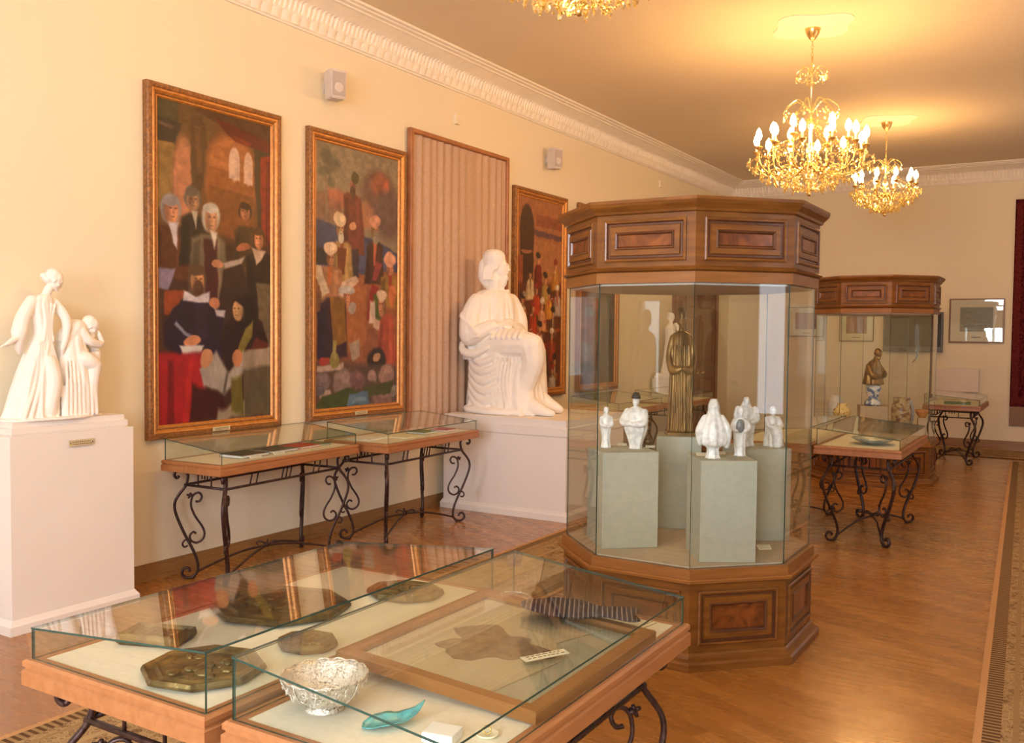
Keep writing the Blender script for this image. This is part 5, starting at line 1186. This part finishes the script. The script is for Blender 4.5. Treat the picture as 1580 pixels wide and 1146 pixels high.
t = thing('wall_panel', 'low pale panel on the far wall behind the far display table', 'pale_panel', (-1.58, YB-.05, .82))  # plain pale panel added on the wall, of unknown use
bm = B(); box(bm, -.30, .30, -.02, .03, 0, .36, bev=.006); obj('panel', bm, 'pale_panel', t)
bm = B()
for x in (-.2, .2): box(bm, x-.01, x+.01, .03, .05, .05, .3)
obj('bracket', bm, 'pale_panel', t)

# ------------------------------------------------------------ chandeliers
def drop_mesh(bm, p, s, n=6):
    rs = [[(p[0]+r*s*math.cos(2*PI*k/n), p[1]+r*s*math.sin(2*PI*k/n), p[2]-q*s) for k in range(n)] for r, q in ((.02, 0), (.28, .35), (.5, 1.0), (.34, 1.5), (.02, 1.9))]
    rings(bm, rs)
def arm_bm(r, z0, z1, dip):
    bm = B(); tube(bm, smoothpath([(.03, 0, z0), (r*.35, 0, z0-dip), (r*.7, 0, z0-dip*1.1), (r*.95, 0, z0-dip*.3), (r, 0, z1-.02)], 5), .006, 6)
    tube(bm, smoothpath([(r*.5, 0, z0-dip*1.1), (r*.55, 0, z0-dip*.4), (r*.42, 0, z0-dip*.2), (r*.38, 0, z0-dip*.6)], 4), .004, 5)
    lathe(bm, [(0, -.02), (.016, -.018), (.034, 0), (.036, .004), (.012, .0), (.0, .0)], 12, c=(r, 0, z1)); return bm
def candle_bm(r, z1):
    bm = B(); lathe(bm, [(0, 0), (.010, 0), (.010, .055), (0, .055)], 8, c=(r, 0, z1+.001)); return bm
def bulb_bm(r, z1):
    bm = B(); lathe(bm, [(.006, 0), (.020, .012), (.027, .038), (.021, .07), (.003, .102)], 8, c=(r, 0, z1+.057)); return bm
def chandelier(label, loc, drop, R, tiers, rings_, top=True, group='crystal chandeliers'):
    """drop: ceiling to bottom finial. tiers: (radius, n, height above bottom, phase)"""
    t = thing('crystal_chandelier', label, 'chandelier', loc, 0, group)   # origin at the ceiling
    zb = -drop
    bm = B(); lathe(bm, [(0, 0), (.062, 0), (.066, -.02), (.05, -.07), (.03, -.10), (.012, -.12), (0, -.12)], 24); obj('canopy', bm, 'brass', t, smooth=True)
    stem_top = zb+(1.12 if top else .72)
    bm = B(); k = 0; z = -.12
    while z > stem_top:
        tube(bm, [(.010*math.cos(a)*(1 if k % 2 else 0), .010*math.cos(a)*(0 if k % 2 else 1), z-.02+.020*math.sin(a)) for a in [2*PI*q/10 for q in range(11)]], .0022, 5); z -= .031; k += 1
    obj('chain', bm, 'brass', t, smooth=True)
    bm = B(); pr = [(0, 0), (.02, .01), (.03, .03), (.012, .06), (.05, .09), (.055, .13), (.02, .17), (.016, .26), (.034, .30), (.03, .36), (.014, .40), (.014, .52), (.03, .56), (.02, .62), (.010, .66)]
    if top: pr += [(.010, .84), (.026, .88), (.012, .92), (.008, 1.12), (0, 1.12)]
    else: pr += [(.006, .72), (0, .72)]
    lathe(bm, pr, 16, c=(0, 0, zb)); obj('stem', bm, 'crystal', t, smooth=True)
    bm = B(); ellip(bm, (0, 0, zb-.012), (.02, .02, .025), 10, 8); obj('finial', bm, 'brass', t, smooth=True)
    bm = B(); lathe(bm, [(0, .2), (.04, .2), (.045, .22), (.03, .24), (0, .24)], 16, c=(0, 0, zb)); obj('hub', bm, 'brass', t, smooth=True)
    nd = 0
    for (r, n, h, ph, dip) in tiers:
        zc = zb+h
        ab = arm_bm(r, zb+.24, zc, dip); a0 = obj('arm', ab, 'brass', t, smooth=True)
        c0 = obj('candle', candle_bm(r, zc), 'card', a0); b0 = obj('bulb', bulb_bm(r, zc), 'bulb', a0, smooth=True)
        for k in range(n):
            o = a0 if k == 0 else a0.copy()
            if k: COL.objects.link(o)
            o.rotation_euler = (0, 0, 2*PI*k/n+ph)
            if k:
                for g in (c0, b0): q = g.copy(); COL.objects.link(q); q.parent = o
    # crystal drops hung from arms: individual parts, in three sizes
    bm = B(); drop_mesh(bm, (0, 0, 0), .027); d0 = obj('crystal_drop', bm, 'crystal', t)
    first = True; pos = []
    for (r, n, h, ph, dip) in tiers:
        for k in range(n):
            a = 2*PI*k/n+ph
            pos.append((r*math.cos(a), r*math.sin(a), zb+h-.022, 1.1))
            pos.append((r*.78*math.cos(a+.0), r*.78*math.sin(a), zb+.24-dip*1.15, 1.3))
            pos.append((r*.98*math.cos(a+PI/n), r*.98*math.sin(a+PI/n), zb+h-.115, 1.2))
    for k in range(10): a = 2*PI*k/10; pos.append((R*.42*math.cos(a), R*.42*math.sin(a), zb+.10, 1.5))
    for (x, y, z, s) in pos[:96]:
        o = d0 if first else d0.copy()
        if not first: COL.objects.link(o)
        first = False; o.location = (x, y, z); o.scale = (s, s, s)
    # bead garlands
    bm = B(); rnd = random.Random(int(drop*100))
    def gar(p, q, sag, n):
        for i in range(n+1):
            f = i/n; x = [p[j]*(1-f)+q[j]*f for j in range(3)]; x[2] -= sag*4*f*(1-f); rr = .0095
            rings(bm, [[(x[0]+u*rr*math.cos(2*PI*m/5), x[1]+u*rr*math.sin(2*PI*m/5), x[2]+v*rr) for m in range(5)] for u, v in ((.15, -1), (1, 0), (.15, 1))])
    for (r, n, h, ph, dip) in tiers:
        for k in range(n):
            a, b = 2*PI*k/n+ph, 2*PI*(k+1)/n+ph
            gar((r*math.cos(a), r*math.sin(a), zb+h-.01), (r*math.cos(b), r*math.sin(b), zb+h-.01), .09, 11)
            gar((r*.9*math.cos(a), r*.9*math.sin(a), zb+h-.03), (.03*math.cos(a), .03*math.sin(a), zb+.60), .05, 12)
            gar((r*math.cos(a), r*math.sin(a), zb+h-.03), (r*.45*math.cos(a), r*.45*math.sin(a), zb+.09), .05, 9)
    for (r, h, n, k2) in rings_:
        for k in range(n):
            a = 2*PI*k/n; 
            tube(bm, smoothpath([(.012*math.cos(a), .012*math.sin(a), zb+h), (r*.5*math.cos(a), r*.5*math.sin(a), zb+h+r*.45), (r*math.cos(a), r*math.sin(a), zb+h+r*.15), (r*1.02*math.cos(a), r*1.02*math.sin(a), zb+h-.02)], 4), .005, 5)
            drop_mesh(bm, (r*1.02*math.cos(a), r*1.02*math.sin(a), zb+h-.02), .026)
            drop_mesh(bm, (r*.7*math.cos(a+.2), r*.7*math.sin(a+.2), zb+h+.0), .02)
            gar((r*1.02*math.cos(a), r*1.02*math.sin(a), zb+h), (r*1.02*math.cos(a+2*PI/n), r*1.02*math.sin(a+2*PI/n), zb+h), .05, 7)
    for q, hh, nn in ((1.10, .235, 22), (1.0, .18, 20), (.86, .12, 18), (.45, .02, 10)):
        for k in range(nn):
            a = 2*PI*(k+.5*(nn % 4))/nn; drop_mesh(bm, (R*q*math.cos(a), R*q*math.sin(a), zb+hh+.03), .026)
            gar((R*q*math.cos(a), R*q*math.sin(a), zb+hh+.03), (R*q*math.cos(a+2*PI/nn), R*q*math.sin(a+2*PI/nn), zb+hh+.03), .02, 3)
    for k in range(14):
        a = 2*PI*k/14; drop_mesh(bm, (R*.62*math.cos(a), R*.62*math.sin(a), zb+.13), .032); drop_mesh(bm, (R*.25*math.cos(a), R*.25*math.sin(a), zb+.06), .028)
        gar((R*.62*math.cos(a), R*.62*math.sin(a), zb+.14), (.03*math.cos(a), .03*math.sin(a), zb+.02), .03, 8)
    o = obj('crystal_garlands', bm, 'crystal', t); o['kind'] = 'stuff'
    return t
big = [(.44, 12, .36, .1, .09), (.30, 6, .44, .3, .06)]
chandelier('large many-armed crystal chandelier hanging above the large showcase', (-1.975, 8.0, ZC), 1.37, .46, big, [(.22, .66, 8, 0), (.125, .98, 6, 0)])
chandelier('crystal chandelier at the top edge of the photo, only its lowest drops in view', (-2.01, 3.86, ZC), 1.08, .46, big, [(.22, .66, 8, 0), (.125, .98, 6, 0)], top=False)
chandelier('smaller lower crystal chandelier hanging near the far end of the room', (-2.045, 11.9, ZC), 1.10, .36, [(.335, 10, .34, .2, .08)], [(.17, .56, 8, 0)], top=False)

for i, (x, y) in enumerate(((-1.975, 8.0), (-2.01, 3.86), (-2.045, 11.9))):
    bm = B(); k = 64
    rings(bm, [[(q*(.86+.26*abs(math.cos(2*2*PI*j/k+.8))**2)*math.cos(2*PI*j/k), q*(.86+.26*abs(math.cos(2*2*PI*j/k+.8))**2)*math.sin(2*PI*j/k), z) for j in range(k)] for q, z in ((.33, -.001), (.33, -.006), (.31, -.009), (.21, -.010), (.20, -.014), (.11, -.016), (.09, -.022))])
    o = struct('trim_%d' % (i+4), bm, 'rose', smooth=False); o.location = (x, y, ZC)
